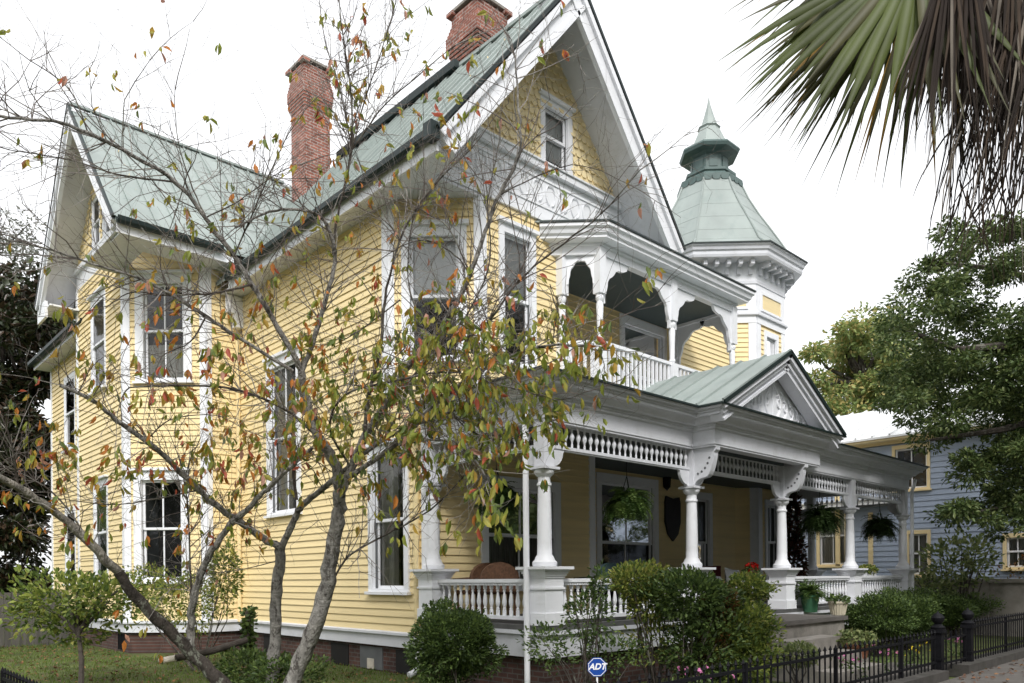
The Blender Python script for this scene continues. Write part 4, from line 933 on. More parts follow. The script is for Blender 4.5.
mb.tube([(0, 0, -.05), tuple(_k*.5+[.03, 0, 0]), tuple(_k)], [.045, .035, .03], 8)
for px, py in ((55, 590), (40, 605), (75, 580), (95, 585), (110, 600), (120, 590)): e_ = np.array(on(px, py, 'D', 11.3))-_l0; mb.tube([tuple(_k-[0, 0, .08]), tuple((_k+e_)/2+rng.normal(0, .05, 3)), tuple(e_)], [.035, .022, .008], 6)
mb.build('trunk', TRK, _ls)
shrub('wall_shrub', 'loose green shrub with small leaves growing against the bay wall', 'shrub', [(*ell(185, 600, 13.5, .62, .55), 3), (*ell(225, 575, 13.0, .3, .6), 2), (*ell(150, 590, 13.8, .4, .4), 2)], 2600, .06, LEAFS['lime'], gnd(200, 13.2), 18, .012)
shrub('ground_ivy', 'low dark ivy patch around the trunk base of the autumn tree', 'ivy', [(*ell(250, 668, 11, .5, .28), 2), (*ell(285, 675, 10.6, .5, .25), 2)], 1700, .06, LEAFS['shrub'], gnd(262, 10.8), 8)
iv = empty('ivy_stump', 'ivy covered stub of pipe climbing the wall foot beside the inner corner', 'ivy', gnd(248, 14.5)); v = rng.uniform(-1, 1, (420, 3))*np.array([.1, .1, .5])+np.array([0, 0, .55]); leaf_obj('leaves', v, rdir(420), rdir(420), .09, .07, rng.integers(0, 3, 420), LEAFS['shrub'], iv); MB().tube([(0, 0, 0), (0, 0, 1.0)], .06, 8).build('stem', BARKD, iv)
# potted plants on the stair cheek
CHX = 6.72
st = empty('entrance_steps', 'concrete entrance steps with broad cheek wall below the potted plants', 'steps')
MB().box(3.45, 6.1, -1.32, -.2, 0, .90).build('landing', CONC, st); MB().box(3.42, 6.14, -1.37, -.2, .902, .97).build('coping', WALK, st)
for k, (x1, z1) in enumerate(((5.1, .70), (5.1, .50), (5.1, .30))): MB().box(3.45, x1, -1.375-.33*(k+1), -1.373-.33*k, 0, z1).build('step', CONC, st)
c = on(810, 612, 'Z', .97); t = empty('fern_pot', 'tall green pot holding a bushy fern on the stair cheek', 'potted plant', (c[0], c[1], .97))
MB().lathe([(.13, 0), (.17, .28), (.19, .29), (.19, .33), (.165, .33)], (0, 0, 0), 20).build('pot', GPOT, t, smooth=True); frond_plant(t, (0, 0, .33), 80, .5, 1.3, LEAFS['fern'], .06, up=.9)
c = on(838, 615, 'Z', .97); t = empty('cream_planter', 'cream ribbed planter on the stair cheek right of the green pot', 'potted plant', (c[0], c[1], .97))
mb = MB(); mb.lathe([(.11, 0), (.15, .2), (.17, .21), (.17, .25), (.14, .25)], (0, 0, 0), 20)
for k in range(20): a = 2*math.pi*k/20; mb.tube([(.112*math.cos(a), .112*math.sin(a), .01), (.151*math.cos(a), .151*math.sin(a), .2)], .009, 5)
mb.build('pot', CPOT, t); n = 260; v = rdir(n)*np.array([.17, .17, .07])+np.array([0, 0, .27]); leaf_obj('leaves', v, rdir(n), rdir(n), .07, .04, rng.integers(0, 3, n), LEAFS['shrub'], t)
c = on(856, 640, 'Y', -1.9); t = empty('terracotta_planter', 'terracotta planter of grey green leaves set lower in front of the hedge', 'potted plant', (c[0], c[1], G))
MB().box(-.14, .14, -.14, .14, 0, .25).build('plinth', CONC, t); MB().lathe([(.16, .25), (.2, .42), (.22, .43), (.22, .47), (.18, .47)], (0, 0, 0), 18).build('pot', CLAY, t); n = 420; v = rdir(n)*np.array([.30, .30, .13])+np.array([0, 0, .55]); leaf_obj('leaves', v, rdir(n), rdir(n), .08, .05, rng.integers(0, 3, n), LEAFS['light'], t)
t = shrub('grey_shrub', 'low grey green plant at the foot of the lower step', 'plant', [(*yell(800, 655, -2.1, .28, .15), 1)], 600, .05, LEAFS['light'], ybase(800, -2.1), 6)
c = on(868, 569, 'Y', 0); t = empty('railing_planter', 'narrow planter of yellow green leaves on the railing between the last two columns', 'planter', (c[0], 0, 1.66)); MB().box(-.3, .3, -.07, .07, 0, .1).build('box', WHT2, t); n = 500; v = rdir(n)*np.array([.4, .1, .09])+np.array([0, 0, .13]); leaf_obj('leaves', v, rdir(n), rdir(n), .07, .04, rng.integers(0, 4, n), LEAFS['lime'], t)
shrub('red_leaved_shrub', 'tall dark red leaved shrub at the far end of the porch', 'shrub', [(*ell(793, 515, 19, .17, .9), 2), (*ell(795, 560, 19, .22, .8), 2)], 1500, .10, LEAFS['red'], on(795, 600, 'D', 19)[:2]+(G,), 10, .02)
# flower bed
for k, (px, py, mt, lab) in enumerate(((848, 657, PINKF, 'clump of pink flowers just behind the iron fence left of the gate'), (880, 652, PINKF, 'smaller pink flower clump near the terracotta planter'), (908, 650, YELF, 'small clump of yellow flowers behind the iron fence'), (953, 638, PINKF, 'pink flower clump seen between the gate posts'), (700, 674, PINKF, 'pale pink flowers in the shade under the front bushes'))):
    b = ybase(px, -2.25); t = empty('flower_clump', lab, 'flowers', b, 'flower clumps in the front bed'); hh = max(.12, on(px, py, 'Y', -2.25)[2]-G); n = 110
    v = rng.normal(0, 1, (n, 3))*np.array([.16, .12, .0])+np.array([0, 0, 1])*rng.uniform(0, hh*.9, n)[:, None]; leaf_obj('leaves', v, rdir(n)+[0, 0, .6], rdir(n), .07, .03, rng.integers(0, 3, n), LEAFS['shrub'], t)
    n = 9; v = rng.normal(0, 1, (n, 3))*np.array([.2, .15, .05])+np.array([0, 0, hh]); vv = np.repeat(v, 5, 0); leaf_obj('blossoms', vv, rdir(len(vv)), rdir(len(vv)), .032, .032, np.zeros(len(vv), int), [mt], t)

# ------------------------------------------------------------------ fences, gate, sign
def iron_fence(a, b, zb, h, label, group=None, sp=.15):
    d = Vector(b)-Vector(a); L_ = d.length; d.normalize(); t = empty('iron_fence', label, 'fence', (a[0], a[1], zb), group)
    mb = MB()
    for z in (h*.82, h*.18): mb.beam((0, 0, z), (d.x*L_, d.y*L_, z), .025, .035)
    mb.build('rail', IRON, t); k = int(L_/sp); first = None
    for i in range(k+1):
        p = (d.x*i*sp, d.y*i*sp, 0)
        if first is None:
            mb = MB(); mb.tube([(0, 0, 0), (0, 0, h*.92)], .011, 6); mb.lathe([(.011, h*.92), (.022, h*.94), (.0, h*1.03)], (0, 0, 0), 6); first = mb.build('picket', IRON, t)
        else: copy_child(first, t, p)
    for i in range(int(L_/2.2)+1): MB().box(d.x*i*2.2-.02, d.x*i*2.2+.02, d.y*i*2.2-.02, d.y*i*2.2+.02, -.1, h*.95).build('post', IRON, t)
    return t
FY = -2.8
xg0 = on(938, 640, 'Y', FY)[0]; xg1 = on(968, 640, 'Y', FY)[0]
iron_fence((-4.2, FY), (xg0-.12, FY), .16, .62, 'low black iron picket fence running left from the gate posts'); iron_fence((xg1+.12, FY), (xg1+9, FY), .16, .72, 'low black iron picket fence right of the gate on a concrete kerb')
for x, lab in ((xg0, 'black cast iron gate post nearer the camera'), (xg1, 'black cast iron gate post on the right side of the gate')):
    t = empty('gate_post', lab, 'gate post', (x, FY, .0), 'pair of iron gate posts')
    mb = MB(); mb.box(-.07, .07, -.07, .07, 0, .78); mb.box(-.1, .1, -.1, .1, .0, .14); mb.box(-.085, .085, -.085, .085, .3, .34); mb.box(-.095, .095, -.095, .095, .74, .80); mb.build('shaft', IRON, t)
    MB().lathe([(.1, .8), (.11, .83), (.05, .88), (.09, .93), (.1, .98), (.07, 1.03), (.02, 1.06), (.0, 1.1)], (0, 0, 0), 12).build('finial', IRON, t, smooth=True)
g_ = empty('iron_gate', 'low black iron gate hung between two cast posts', 'gate', (xg0, FY, .06))
mb = MB(); gl = xg1-xg0
for z in (.15, .55): mb.box(.1, gl-.1, -.012, .012, z, z+.03)
for k in range(6): mb.box(.12+k*(gl-.26)/5, .14+k*(gl-.26)/5, -.01, .01, .05, .68)
mb.build('bars', IRON, g_)
iron_fence((-5.55, 3.0), (-5.55, -2.8), .1, .62, 'black iron picket tips of the side yard fence at the lower left corner')
t = empty('wooden_fence', 'weathered grey board fence behind the lawn beside the house', 'fence', (-2.2, 14.6, G)); mb = MB()
for k in range(46): mb.box(-.155*(k+1)+.01, -.155*k, -.012+.004*(k % 3), .012+.004*(k % 3), 0, 1.32+.02*math.sin(k*3.1))
mb.build('boards', FENW, t); MB().box(-7.2, 0, .03, .08, .9, 1.0).build('rail', FENW, t)
# security sign
c = on(597, 667, 'D', 8.6); sg = empty('yard_sign', 'small blue octagonal security sign on a stake among the front shrubs', 'sign', (c[0], c[1], c[2])); sg.rotation_euler = (R(-4), 0, R(-43)+R(4))
ocp = [(.115*math.cos(R(22.5+45*k)), .115*math.sin(R(22.5+45*k))) for k in range(8)]; ff = frame((0, 0), (1, 0))
MB().prism(ff, ocp, -.006, .006).build('sign_board', SIGB, sg)
mb = MB(); oc2 = [(x*.93, y*.93) for x, y in ocp]; oc3 = [(x*.87, y*.87) for x, y in ocp]
for k in range(8): j = (k+1) % 8; mb.add([ff(*oc2[k], .0075), ff(*oc2[j], .0075), ff(*oc3[j], .0075), ff(*oc3[k], .0075)], [(0, 1, 2, 3)])
mb.build('border', SIGW, sg)
cu = bpy.data.curves.new('lettering', 'FONT'); cu.body = 'ADT'; cu.size = .095; cu.align_x = 'CENTER'; cu.align_y = 'CENTER'; cu.shear = .3; cu.extrude = .001; cu.offset = .0035; cu.materials.append(SIGW)
_tc = bpy.data.objects.new('lettering_curve', cu); COL.objects.link(_tc); bpy.context.view_layer.update(); _me = bpy.data.meshes.new_from_object(_tc.evaluated_get(bpy.context.evaluated_depsgraph_get())); bpy.data.objects.remove(_tc); tx = bpy.data.objects.new('lettering', _me); COL.objects.link(tx); tx.parent = sg; tx.location = (0, -.0085, 0.002); tx.rotation_euler = (R(90), 0, 0)
MB().box(-.01, .01, .008, .02, -(c[2]-.02), .09).build('stake', SIGW, sg)

# ------------------------------------------------------------------ neighbour house
NB = empty('blue_house', 'blue clapboard neighbour house with yellow trim and white metal roof', 'house', (17, 0, 0))
def W2L(fr): 
    return lambda u, z, o=0.0: tuple(np.array(fr(u, z, o))-np.array([17, 0, 0]))
NF = W2L(frame((17, 10.0), (0, -1))); ny = lambda px, py: 10.0-on(px, py, 'X', 17)[1]; nz_ = lambda px, py: on(px, py, 'X', 17)[2]
def nwin(pxl, pxr, pyt, pyb, back=None): 
    return window(NF, ny(pxl, 540), ny(pxr, 540), nz_((pxl+pxr)/2, pyb), nz_((pxl+pxr)/2, pyt), .085, 'two', NB, back, YTR, WHT)
ops = [nwin(817, 848, 505, 566, 'curtain'), nwin(906, 931, 530, 576, 'curtain'), nwin(1003, 1032, 533, 569, 'curtain'), nwin(893, 931, 444, 490, None)]
siding(NF, [(0, .8), (16, .8), (16, 5.6), (0, 5.6)], ops, 'wall', BLU, NB, .16, .022)
mb = MB()
for px in (871, 838): 
    u = ny(px, 540); mb.fbox(NF, u-.07, u+.07, 1.9, 5.5 if px == 838 else 3.6, .0, .04)
for u in (0, 15.85): mb.fbox(NF, u, u+.15, .8, 5.5, 0, .04)
mb.fbox(NF, 0, 16, 5.62, 5.7, .0, .05); mb.build('trim_board', YTR, NB)
mb = MB(); mb.fbox(NF, -.3, 16.3, 5.7, 5.8, .0, .4); mb.build('eave', YTR, NB)
mb = MB(); mb.slab([NF(-.3, 5.82, .45), NF(16.3, 5.82, .45), NF(16.3, 7.6, -4.2), NF(-.3, 7.6, -4.2)], .06)
for k in range(34): mb.beam(NF(-.3+k*.5, 5.85, .45), NF(-.3+k*.5, 7.63, -4.2), .04, .06)
mb.build('roof', WMET, NB)
mb = MB(); mb.slab([NF(-.3, 5.82, -8.8), NF(16.3, 5.82, -8.8), NF(16.3, 7.6, -4.2), NF(-.3, 7.6, -4.2)], .06); mb.build('roof', WMET, NB)
mb = MB(); mb.fbox(NF, 0, 16, .8, 5.6, -8.4, -8.3); mb.fbox(NF, 0, .1, .8, 5.6, -8.3, 0); mb.fbox(NF, 15.9, 16, .8, 5.6, -8.3, -.01); mb.prism(NF, [(0, 5.6), (.1, 5.6), (.1, 5.61), (0, 5.61)], -8.4, 0); mb.build('wall', BLU, NB)
mb = MB(); mb.fbox(NF, 0, 16, 0, .8, -8.4, .0); mb.build('foundation', CONC, NB)
mb = MB(); u = ny(818, 500); mb.fbox(NF, u-1.2, u+2.4, 3.78, 3.95, .0, .5); mb.fbox(NF, u-1.2, u+2.4, 3.95, 3.99, .0, .55); mb.build('window_hood', WMET, NB)
t = empty('concrete_wall', 'low grey concrete garden wall below the blue house', 'wall', (15.2, 0, 0)); MB().box(-.12, .12, -6, 1.6, 0, 1.45).build('wall_panel', CONC, t); MB().box(-.17, .17, -6.05, 1.65, 1.452, 1.55).build('coping', CONC, t)
for y in (1.5, -1.0, -3.5): MB().box(-.16, .16, y-.16, y+.16, 0, 1.44).build('pier', CONC, t)

# ------------------------------------------------------------------ trees
def crown(name, label, clumps, nleaf, ll, mats, trunkpts, trunkr, limbs=(), bark=BARKD, wd=.45, group=None, loc=None, twign=0, cat='tree', weights=None, spread=1.0):
    """clumps: (centre, radius) little leaf clouds spread through the crown; leaves sit on each clump's shell and inside"""
    loc = loc if loc is not None else trunkpts[0]; t = empty(name, label, cat, loc, group); L0 = np.array(loc)
    C_, D_, N_ = [], [], []; per = max(3, nleaf//len(clumps))
    for c, r in clumps:
        k = max(3, int(per*rng.uniform(.5, 1.5))); v = rdir(k)*np.array([1, 1, .62]); p = np.array(c)-L0+v*r*(rng.uniform(.1, 1, k)**.6)[:, None]*spread
        C_.append(p); d = v+rdir(k)*.7+np.array([0, 0, -.25]); D_.append(d); nn = rdir(k)*.8; nn[:, 2] += .7; N_.append(nn)
    C_, D_, N_ = map(np.concatenate, (C_, D_, N_)); n_ = len(C_)
    mi = rng.choice(len(mats), n_, p=weights) if weights is not None else rng.integers(0, len(mats), n_)
    leaf_obj('crown', C_, D_, N_, rng.uniform(.6, 1.3, n_)*ll, rng.uniform(.7, 1.2, n_)*ll*wd, mi, mats, t)
    mb = MB(); mb.tube([np.array(p)-L0 for p in trunkpts], trunkr, 10); mb.build('trunk', bark, t, smooth=True)
    mb = MB()
    for pts, r0 in limbs: mb.tube([np.array(p)-L0 for p in pts], np.linspace(r0, r0*.25, len(pts)), 6)
    for c, r in clumps[:twign]:
        tp_ = [np.array(trunkpts[-1])-L0, (np.array(trunkpts[-1])*.45+np.array(c)*.55-L0)+rng.normal(0, .3, 3)*r, np.array(c)-L0]; mb.tube(tp_, [trunkr[-1]*.5, trunkr[-1]*.25, .02], 5)
    if mb.v: mb.build('limb', bark, t, smooth=True)
    return t
def cl_px(boxes, D0, D1, r):   # clumps scattered in pixel boxes at depths D0..D1
    out = []
    for x0, x1, y0, y1, n_ in boxes:
        for k in range(n_):
            out.append((on(rng.uniform(x0, x1), rng.uniform(y0, y1), 'D', rng.uniform(D0, D1)), r*rng.uniform(.6, 1.4)))
    return out
# oak overhanging from the right
bx_ = [(905, 960, 250, 290, 5), (890, 940, 295, 330, 6), (890, 935, 330, 350, 5), (935, 1100, 225, 330, 26), (905, 1100, 355, 420, 34), (888, 960, 375, 405, 6), (905, 985, 405, 440, 8), (960, 1100, 420, 480, 26), (925, 985, 508, 522, 5), (985, 1100, 490, 545, 14), (995, 1100, 200, 500, 20), (930, 1060, 290, 385, 22), (950, 1060, 340, 410, 16), (915, 960, 345, 375, 6) , (985, 1060, 330, 520, 24), (940, 1010, 230, 300, 10)]
cl = cl_px(bx_, 14.4, 18.6, .37)+cl_px([(1045, 1230, 110, 420, 60)], 14, 18.5, .55)
tb = on(1130, 600, 'D', 15.5)
limbs = [([on(1120, 330, 'D', 15.8), on(1020, 345, 'D', 15.8), on(960, 350, 'D', 15.6), on(905, 330, 'D', 15.4)], .14), ([on(1120, 400, 'D', 15.8), on(1000, 430, 'D', 15.6), on(930, 440, 'D', 15.5)], .11), ([on(1120, 330, 'D', 15.8), on(1010, 270, 'D', 16), on(930, 262, 'D', 16)], .1), ([on(1120, 420, 'D', 15.8), on(1040, 500, 'D', 15.6), on(960, 515, 'D', 15.4)], .08)]
crown('oak_tree', 'large dark green oak overhanging from the right edge', cl, 82000, .105, LEAFS['oak'], [(tb[0], tb[1], 0), on(1128, 450, 'D', 15.6), on(1120, 330, 'D', 15.8), on(1128, 230, 'D', 15.9), on(1118, 120, 'D', 16)], [.42, .34, .26, .17, .04], limbs, twign=0)
# far tree behind the blue house
cl = cl_px([(815, 850, 345, 410, 9), (840, 905, 318, 350, 10), (830, 915, 345, 400, 22), (815, 930, 385, 415, 18), (905, 935, 370, 415, 8), (890, 925, 360, 380, 4)], 44, 50, 1.15)
fb = on(868, 600, 'D', 47); crown('yellowing_tree', 'tall yellowing tree behind the white roof of the blue house', cl, 20000, .32, LEAFS['far'], [(fb[0], fb[1], 0), on(868, 440, 'D', 47), on(862, 385, 'D', 47)], [.6, .5, .35], [([on(862, 390, 'D', 47), on(850, 360, 'D', 47), on(845, 335, 'D', 47)], .25), ([on(862, 395, 'D', 47), on(885, 365, 'D', 47), on(895, 335, 'D', 47)], .22)], twign=25)
# dark evergreen on the left behind the house
cl = cl_px([(-60, 40, 270, 330, 12), (-60, 62, 315, 400, 24), (-60, 58, 395, 460, 24), (-60, 50, 455, 600, 40), (35, 62, 300, 345, 5)], 24, 28, .75)
mb_ = on(-20, 600, 'D', 26); crown('evergreen_tree', 'dark glossy evergreen tree behind the house at the left edge', cl, 34000, .27, LEAFS['magnolia'], [(mb_[0], mb_[1], 0), on(-10, 450, 'D', 26), on(0, 330, 'D', 26)], [.4, .3, .2], [], twign=30)
cl = cl_px([(-40, 38, 205, 262, 14)], 30, 34, .6)
pb = on(-45, 600, 'D', 32); crown('pale_tree', 'pale thin leaved tree top showing above the dark evergreen at left', cl, 1500, .16, LEAFS['grey'], [(pb[0], pb[1], 0), on(-45, 350, 'D', 32), on(-30, 250, 'D', 32)], [.35, .25, .12], [], twign=14)

# unseen trees; those across the road added to dim porch and panes
TL = []
for k in range(330): TL.append((rng.uniform(-24, 62), rng.uniform(-34, -24), rng.uniform(1.0, 19)))
for k in range(170): TL.append((rng.uniform(15, 66), rng.uniform(-34, -24), rng.uniform(1.0, 14)))
for k in range(80): TL.append((rng.uniform(-44, -9), rng.uniform(40, 62), rng.uniform(.5, 8)))  # unseen clusters added to darken grazing window reflections
for k in range(110): TL.append((rng.uniform(-42, -34), rng.uniform(-24, 34), rng.uniform(1.0, 11)))
TLc = np.repeat(np.array(TL), 60, 0)+rng.normal(0, 1.45, (690*60, 3)); TLc[:, 2] = np.maximum(TLc[:, 2], .3); _n = len(TLc)
tag(leaf_obj('unseen_treeline', TLc, rdir(_n), rdir(_n), 1.1, .75, rng.integers(0, 4, _n), LEAFS['oak']), kind='stuff')
# ---- palm at the right, hub of fronds above the frame
PD = 5.6
PALM = empty('palm_tree', 'fan palm at the upper right with green fronds and a hanging skirt of dead ones', 'palm', on(1180, 600, 'D', PD+.4)[:2]+(0,))
L0 = np.array(PALM.location)
mb = MB(); mb.tube([(0, 0, 0), tuple(np.array(on(1105, 270, 'D', PD+.4))-L0), tuple(np.array(on(1070, -40, 'D', PD+.4))-L0)], [.24, .21, .24], 14); mb.build('trunk', PALMD[1], PALM, smooth=True)
def fan(hub, axis, up, n_seg, L_, spread, mats, weights, nm, droop, w0, parent, stalk=None):
    """palmate frond: pleated strips radiating from hub"""
    hub = np.array(hub)-L0; axis = np.array(axis, float); axis /= np.linalg.norm(axis); up = np.array(up, float); up -= axis*up.dot(axis); up /= np.linalg.norm(up); side_ = np.cross(axis, up)
    V, Fq, MI = [], [], []
    for i in range(n_seg):
        a = (i/(n_seg-1)-.5)*spread; d = axis*math.cos(a)+side_*math.sin(a); l = L_*rng.uniform(.85, 1.1)*(.72+.28*math.cos(a)); wv = np.cross(d, up); mi = rng.choice(len(mats), p=weights)
        p = hub.copy(); dd = d+rng.normal(0, .03, 3); st = 9; b0 = len(V)
        for k in range(st+1):
            s_ = k/st; wid = w0*(.25+1.5*s_*(1-s_)+.25*(1-s_))*(1 if s_ < .55 else max(.03, (1-s_)/.45))
            V += [p+wv*wid, p+up*wid*.45, p-wv*wid]
            p = p+dd*l/st; dd = dd+np.array([0, 0, -droop*s_/st*2])+rng.normal(0, .012, 3); dd /= np.linalg.norm(dd)
        for k in range(st):
            q = b0+3*k; Fq += [(q, q+1, q+4, q+3), (q+1, q+2, q+5, q+4)]; MI += [mi, mi]
    o = np_mesh(nm, np.array(V), np.array(Fq), MI, mats, parent)
    if stalk is not None: MB().tube([tuple(hub), tuple((hub+np.array(stalk)-L0)/2+np.array([0, 0, .1])), tuple(np.array(stalk)-L0)], [.012, .016, .02], 6).build('stalk', PALMG[0], o)
    return o
rt_ = np.array(RT); up_ = np.array((0, 0, 1.0)); fw_ = np.array(FW)
crown_c = on(1070, -60, 'D', PD+.4)
fan(on(918, -50, 'D', PD-.3), -rt_*.50-up_*1.0, fw_*-1+up_*.3-rt_*.1, 27, 1.5, 2.1, PALMG, [.72, .27, .01], 'green_frond', .28, .050, PALM, crown_c)
fan(on(905, -75, 'D', PD), -rt_*.95-up_*.72+fw_*.1, fw_*-1+up_*.4, 30, 1.36, 1.5, PALMG, [.5, .45, .05], 'green_frond', .5, .030, PALM, crown_c)
fan(on(925, -40, 'D', PD+.25), -rt_*.40-up_*1.0+fw_*.25, fw_*-1+up_*.2-rt_*.3, 32, 1.75, 1.3, PALMG, [.4, .5, .10], 'green_frond', .25, .027, PALM, crown_c)
fan(on(905, -40, 'D', PD+.5), -rt_*.75-up_*.85+fw_*.3, fw_*-1+up_*.2-rt_*.2, 32, 1.5, 1.3, PALMG, [.35, .5, .15], 'green_frond', .45, .024, PALM, crown_c)
for a_, e_ in ((.9, .2), (1.0, .9), (.3, 1.2), (-.5, 1.2)):     # the rest of the crown, right of and above the frame
    fan(on(1075+70*a_, -70-75*e_, 'D', PD+.4), rt_*a_+up_*(e_-.8)+fw_*.2, fw_*-1+up_*.4, 28, 1.3, 1.9, PALMG, [.5, .45, .05], 'green_frond', .5, .036, PALM, crown_c)
for k in range(30):      # dead fronds hang down round the trunk
    px = 948+(k % 17)*7.5+rng.uniform(-8, 8); hub = on(px, rng.uniform(-120, -10), 'D', PD+(rng.uniform(-.5, .2) if k < 17 else rng.uniform(.2, .6)))
    fan(hub, -up_*1.0-rt_*rng.uniform(-.1, .22), fw_*-1+rt_*rng.uniform(-.6, .6), 26, rng.uniform(1.25, 1.85), rng.uniform(.5, 1.0), PALMD, [.40, .36, .24] if k < 17 and k % 3 else [.04, .76, .2], 'dead_frond', .6, .014, PALM)
mb = MB()
for k in range(150):     # loose fibres and strips
    px = rng.uniform(950, 1060); py = rng.uniform(-20, 140); D = PD+rng.uniform(-.45, .4); l = rng.uniform(70, 150); pts = []
    x = px; dx = rng.normal(-3, 4)
    for i in range(7): pts.append(tuple(np.array(on(x, py+l*i/6, 'D', D))-L0)); x += dx+rng.normal(0, 1.2); dx *= .8
    mb.tube(pts, [.007, .006, .006, .005, .004, .003, .001], 4, mi=int(rng.choice(3, p=[.35, .45, .2])))
mb.build('hanging_fibres', PALMD, PALM)
mb = MB()                # flower stalks hanging below
for k in range(44):
    x, y = rng.uniform(952, 1050), rng.uniform(120, 205); D = PD+rng.uniform(-.2, .5); pts = []; dx = rng.normal(-2, 3)
    for i in range(8): pts.append(tuple(np.array(on(x, y, 'D', D))-L0)); dx += rng.normal(0, 1.3); x += dx; y += rng.uniform(9, 15)
    mb.tube(pts, [.007, .006, .006, .005, .004, .003, .002, .001], 4)
mb.build('flower_stalk', PALMD[2], PALM)

# ---- autumn tree in front of the house
D_B = 10.4
TB = on(262, 690, 'D', D_B); TREE = empty('autumn_tree', 'sparse multi-stemmed tree with orange and green autumn leaves before the yellow house', 'tree', (TB[0], TB[1], 0.1)); T0 = np.array(TREE.location)
ALL = []      # (points, radii) of every traced limb for twig growth
def limb(pts, r0, r1, mat, nm, leafy=1.0, grow=True, n=8, wob=.012):
    P = [np.array(on(x, y, 'D', d)) for x, y, d in pts]
    # Catmull-Rom through the points
    Q = []; k_ = 5
    for i in range(len(P)-1):
        p0, p1, p2, p3 = P[max(i-1, 0)], P[i], P[i+1], P[min(i+2, len(P)-1)]
        for j in range(k_):
            t = j/k_; Q.append(.5*((2*p1)+(-p0+p2)*t+(2*p0-5*p1+4*p2-p3)*t*t+(-p0+3*p1-3*p2+p3)*t**3)+rng.normal(0, wob*max(r0*6, .25), 3))
    Q.append(P[-1]); rad = np.linspace(r0, r1, len(Q))*.7*(1+rng.normal(0, .05, len(Q)))
    if mat is not None: MB().tube([q-T0 for q in Q], rad, n).build(nm, mat, TREE, smooth=True)
    if grow: ALL.append((np.array(Q), rad, leafy))
    return Q
limb([(252, 720, 10.2), (222, 683, 10.2), (190, 652, 10.1), (150, 612, 9.8), (118, 572, 9.5)], .15, .085, BARKM, 'trunk', .3, False, 14)
limb([(119, 573, 9.5), (92, 545, 9.2), (58, 514, 8.9), (18, 487, 8.5), (-25, 465, 8.1)], .085, .05, BARKL, 'branch', .3, True, 12)
limb([(268, 705, 10.6), (274, 655, 10.6), (276, 600, 10.5), (279, 565, 10.4), (281, 545, 10.3)], .125, .095, BARK, 'trunk', 0, False, 12)
limb([(282, 705, 9.9), (300, 662, 9.9), (318, 618, 9.8), (329, 570, 9.7), (338, 522, 9.6), (341, 492, 9.5)], .165, .115, BARK, 'trunk', 0, False, 12)
limb([(190, 650, 10.1), (191, 625, 10.1), (194, 597, 10.0), (205, 562, 9.9), (219, 541, 9.8), (233, 521, 9.7), (248, 509, 9.6), (264, 492, 9.5), (287, 470, 9.4), (312, 448, 9.3)], .085, .03, BARK, 'branch', .5)
limb([(192, 630, 10.1), (190, 560, 10.0), (187, 500, 9.9), (178, 455, 9.8)], .022, .01, BARKD, 'branch', .6)
# fork of the middle trunk
limb([(281, 547, 10.3), (268, 541, 10.25), (245, 525, 10.1), (226, 513, 9.9), (199, 490, 9.6), (171, 462, 9.3), (146, 441, 9.0), (117, 420, 8.8), (92, 400, 8.6), (60, 385, 8.4)], .075, .028, BARK, 'branch', .7)
limb([(281, 547, 10.3), (292, 525, 10.2), (300, 508, 10.1), (311, 498, 10.0), (331, 482, 9.8), (346, 469, 9.6), (362, 455, 9.4), (392, 435, 9.0), (432, 418, 8.6), (470, 405, 8.2)], .07, .024, BARK, 'branch', 1.2)
limb([(297, 500, 10.1), (293, 470, 10.0), (298, 455, 9.9), (290, 430, 9.8)], .03, .015, BARKD, 'branch', .8)
# right trunk splits
limb([(341, 492, 9.5), (334, 462, 9.4), (322, 442, 9.3), (310, 415, 9.2), (303, 392, 9.1), (301, 372, 9.0)], .095, .075, BARK, 'branch', .5)
limb([(301, 372, 9.0), (293, 352, 8.9), (278, 328, 8.8), (262, 300, 8.7), (249, 280, 8.6), (234, 256, 8.5), (205, 218, 8.3), (176, 182, 8.1), (123, 150, 7.8), (88, 133, 7.6), (53, 121, 7.4), (0, 117, 7.1), (-30, 118, 7)], .055, .016, BARK, 'branch', .45)
limb([(301, 374, 9.0), (310, 350, 9.0), (320, 320, 9.0), (328, 290, 8.9), (335, 262, 8.9), (332, 238, 8.8), (322, 218, 8.7), (300, 210, 8.6), (270, 212, 8.5), (235, 228, 8.4)], .05, .014, BARK, 'branch', .6)
limb([(333, 255, 8.9), (338, 215, 8.8), (350, 160, 8.7), (352, 110, 8.6), (345, 50, 8.5), (335, -20, 8.4)], .024, .008, BARKD, 'branch', .8)
limb([(352, 150, 8.7), (385, 105, 8.6), (425, 70, 8.5), (455, 45, 8.4)], .014, .006, BARKD, 'branch', .8)
limb([(345, 180, 8.7), (365, 100, 8.6), (385, 40, 8.5), (400, -15, 8.4)], .014, .006, BARKD, 'branch', .9)
limb([(350, 140, 8.7), (340, 90, 8.8), (325, 40, 8.8), (318, -10, 8.8)], .013, .006, BARKD, 'branch', .9)
limb([(341, 495, 9.5), (352, 465, 9.4), (366, 435, 9.2), (388, 400, 9.0), (405, 370, 8.8), (428, 345, 8.6), (450, 315, 8.4), (470, 275, 8.2), (482, 240, 8.1), (500, 195, 8.0), (520, 150, 7.9), (518, 100, 7.8), (515, 55, 7.8)], .075, .010, BARK, 'branch', .7)
limb([(345, 480, 9.5), (372, 462, 9.2), (400, 440, 8.9), (440, 400, 8.5), (480, 372, 8.1), (520, 352, 7.8), (560, 345, 7.5), (600, 350, 7.2)], .05, .012, BARK, 'branch', 1.7)
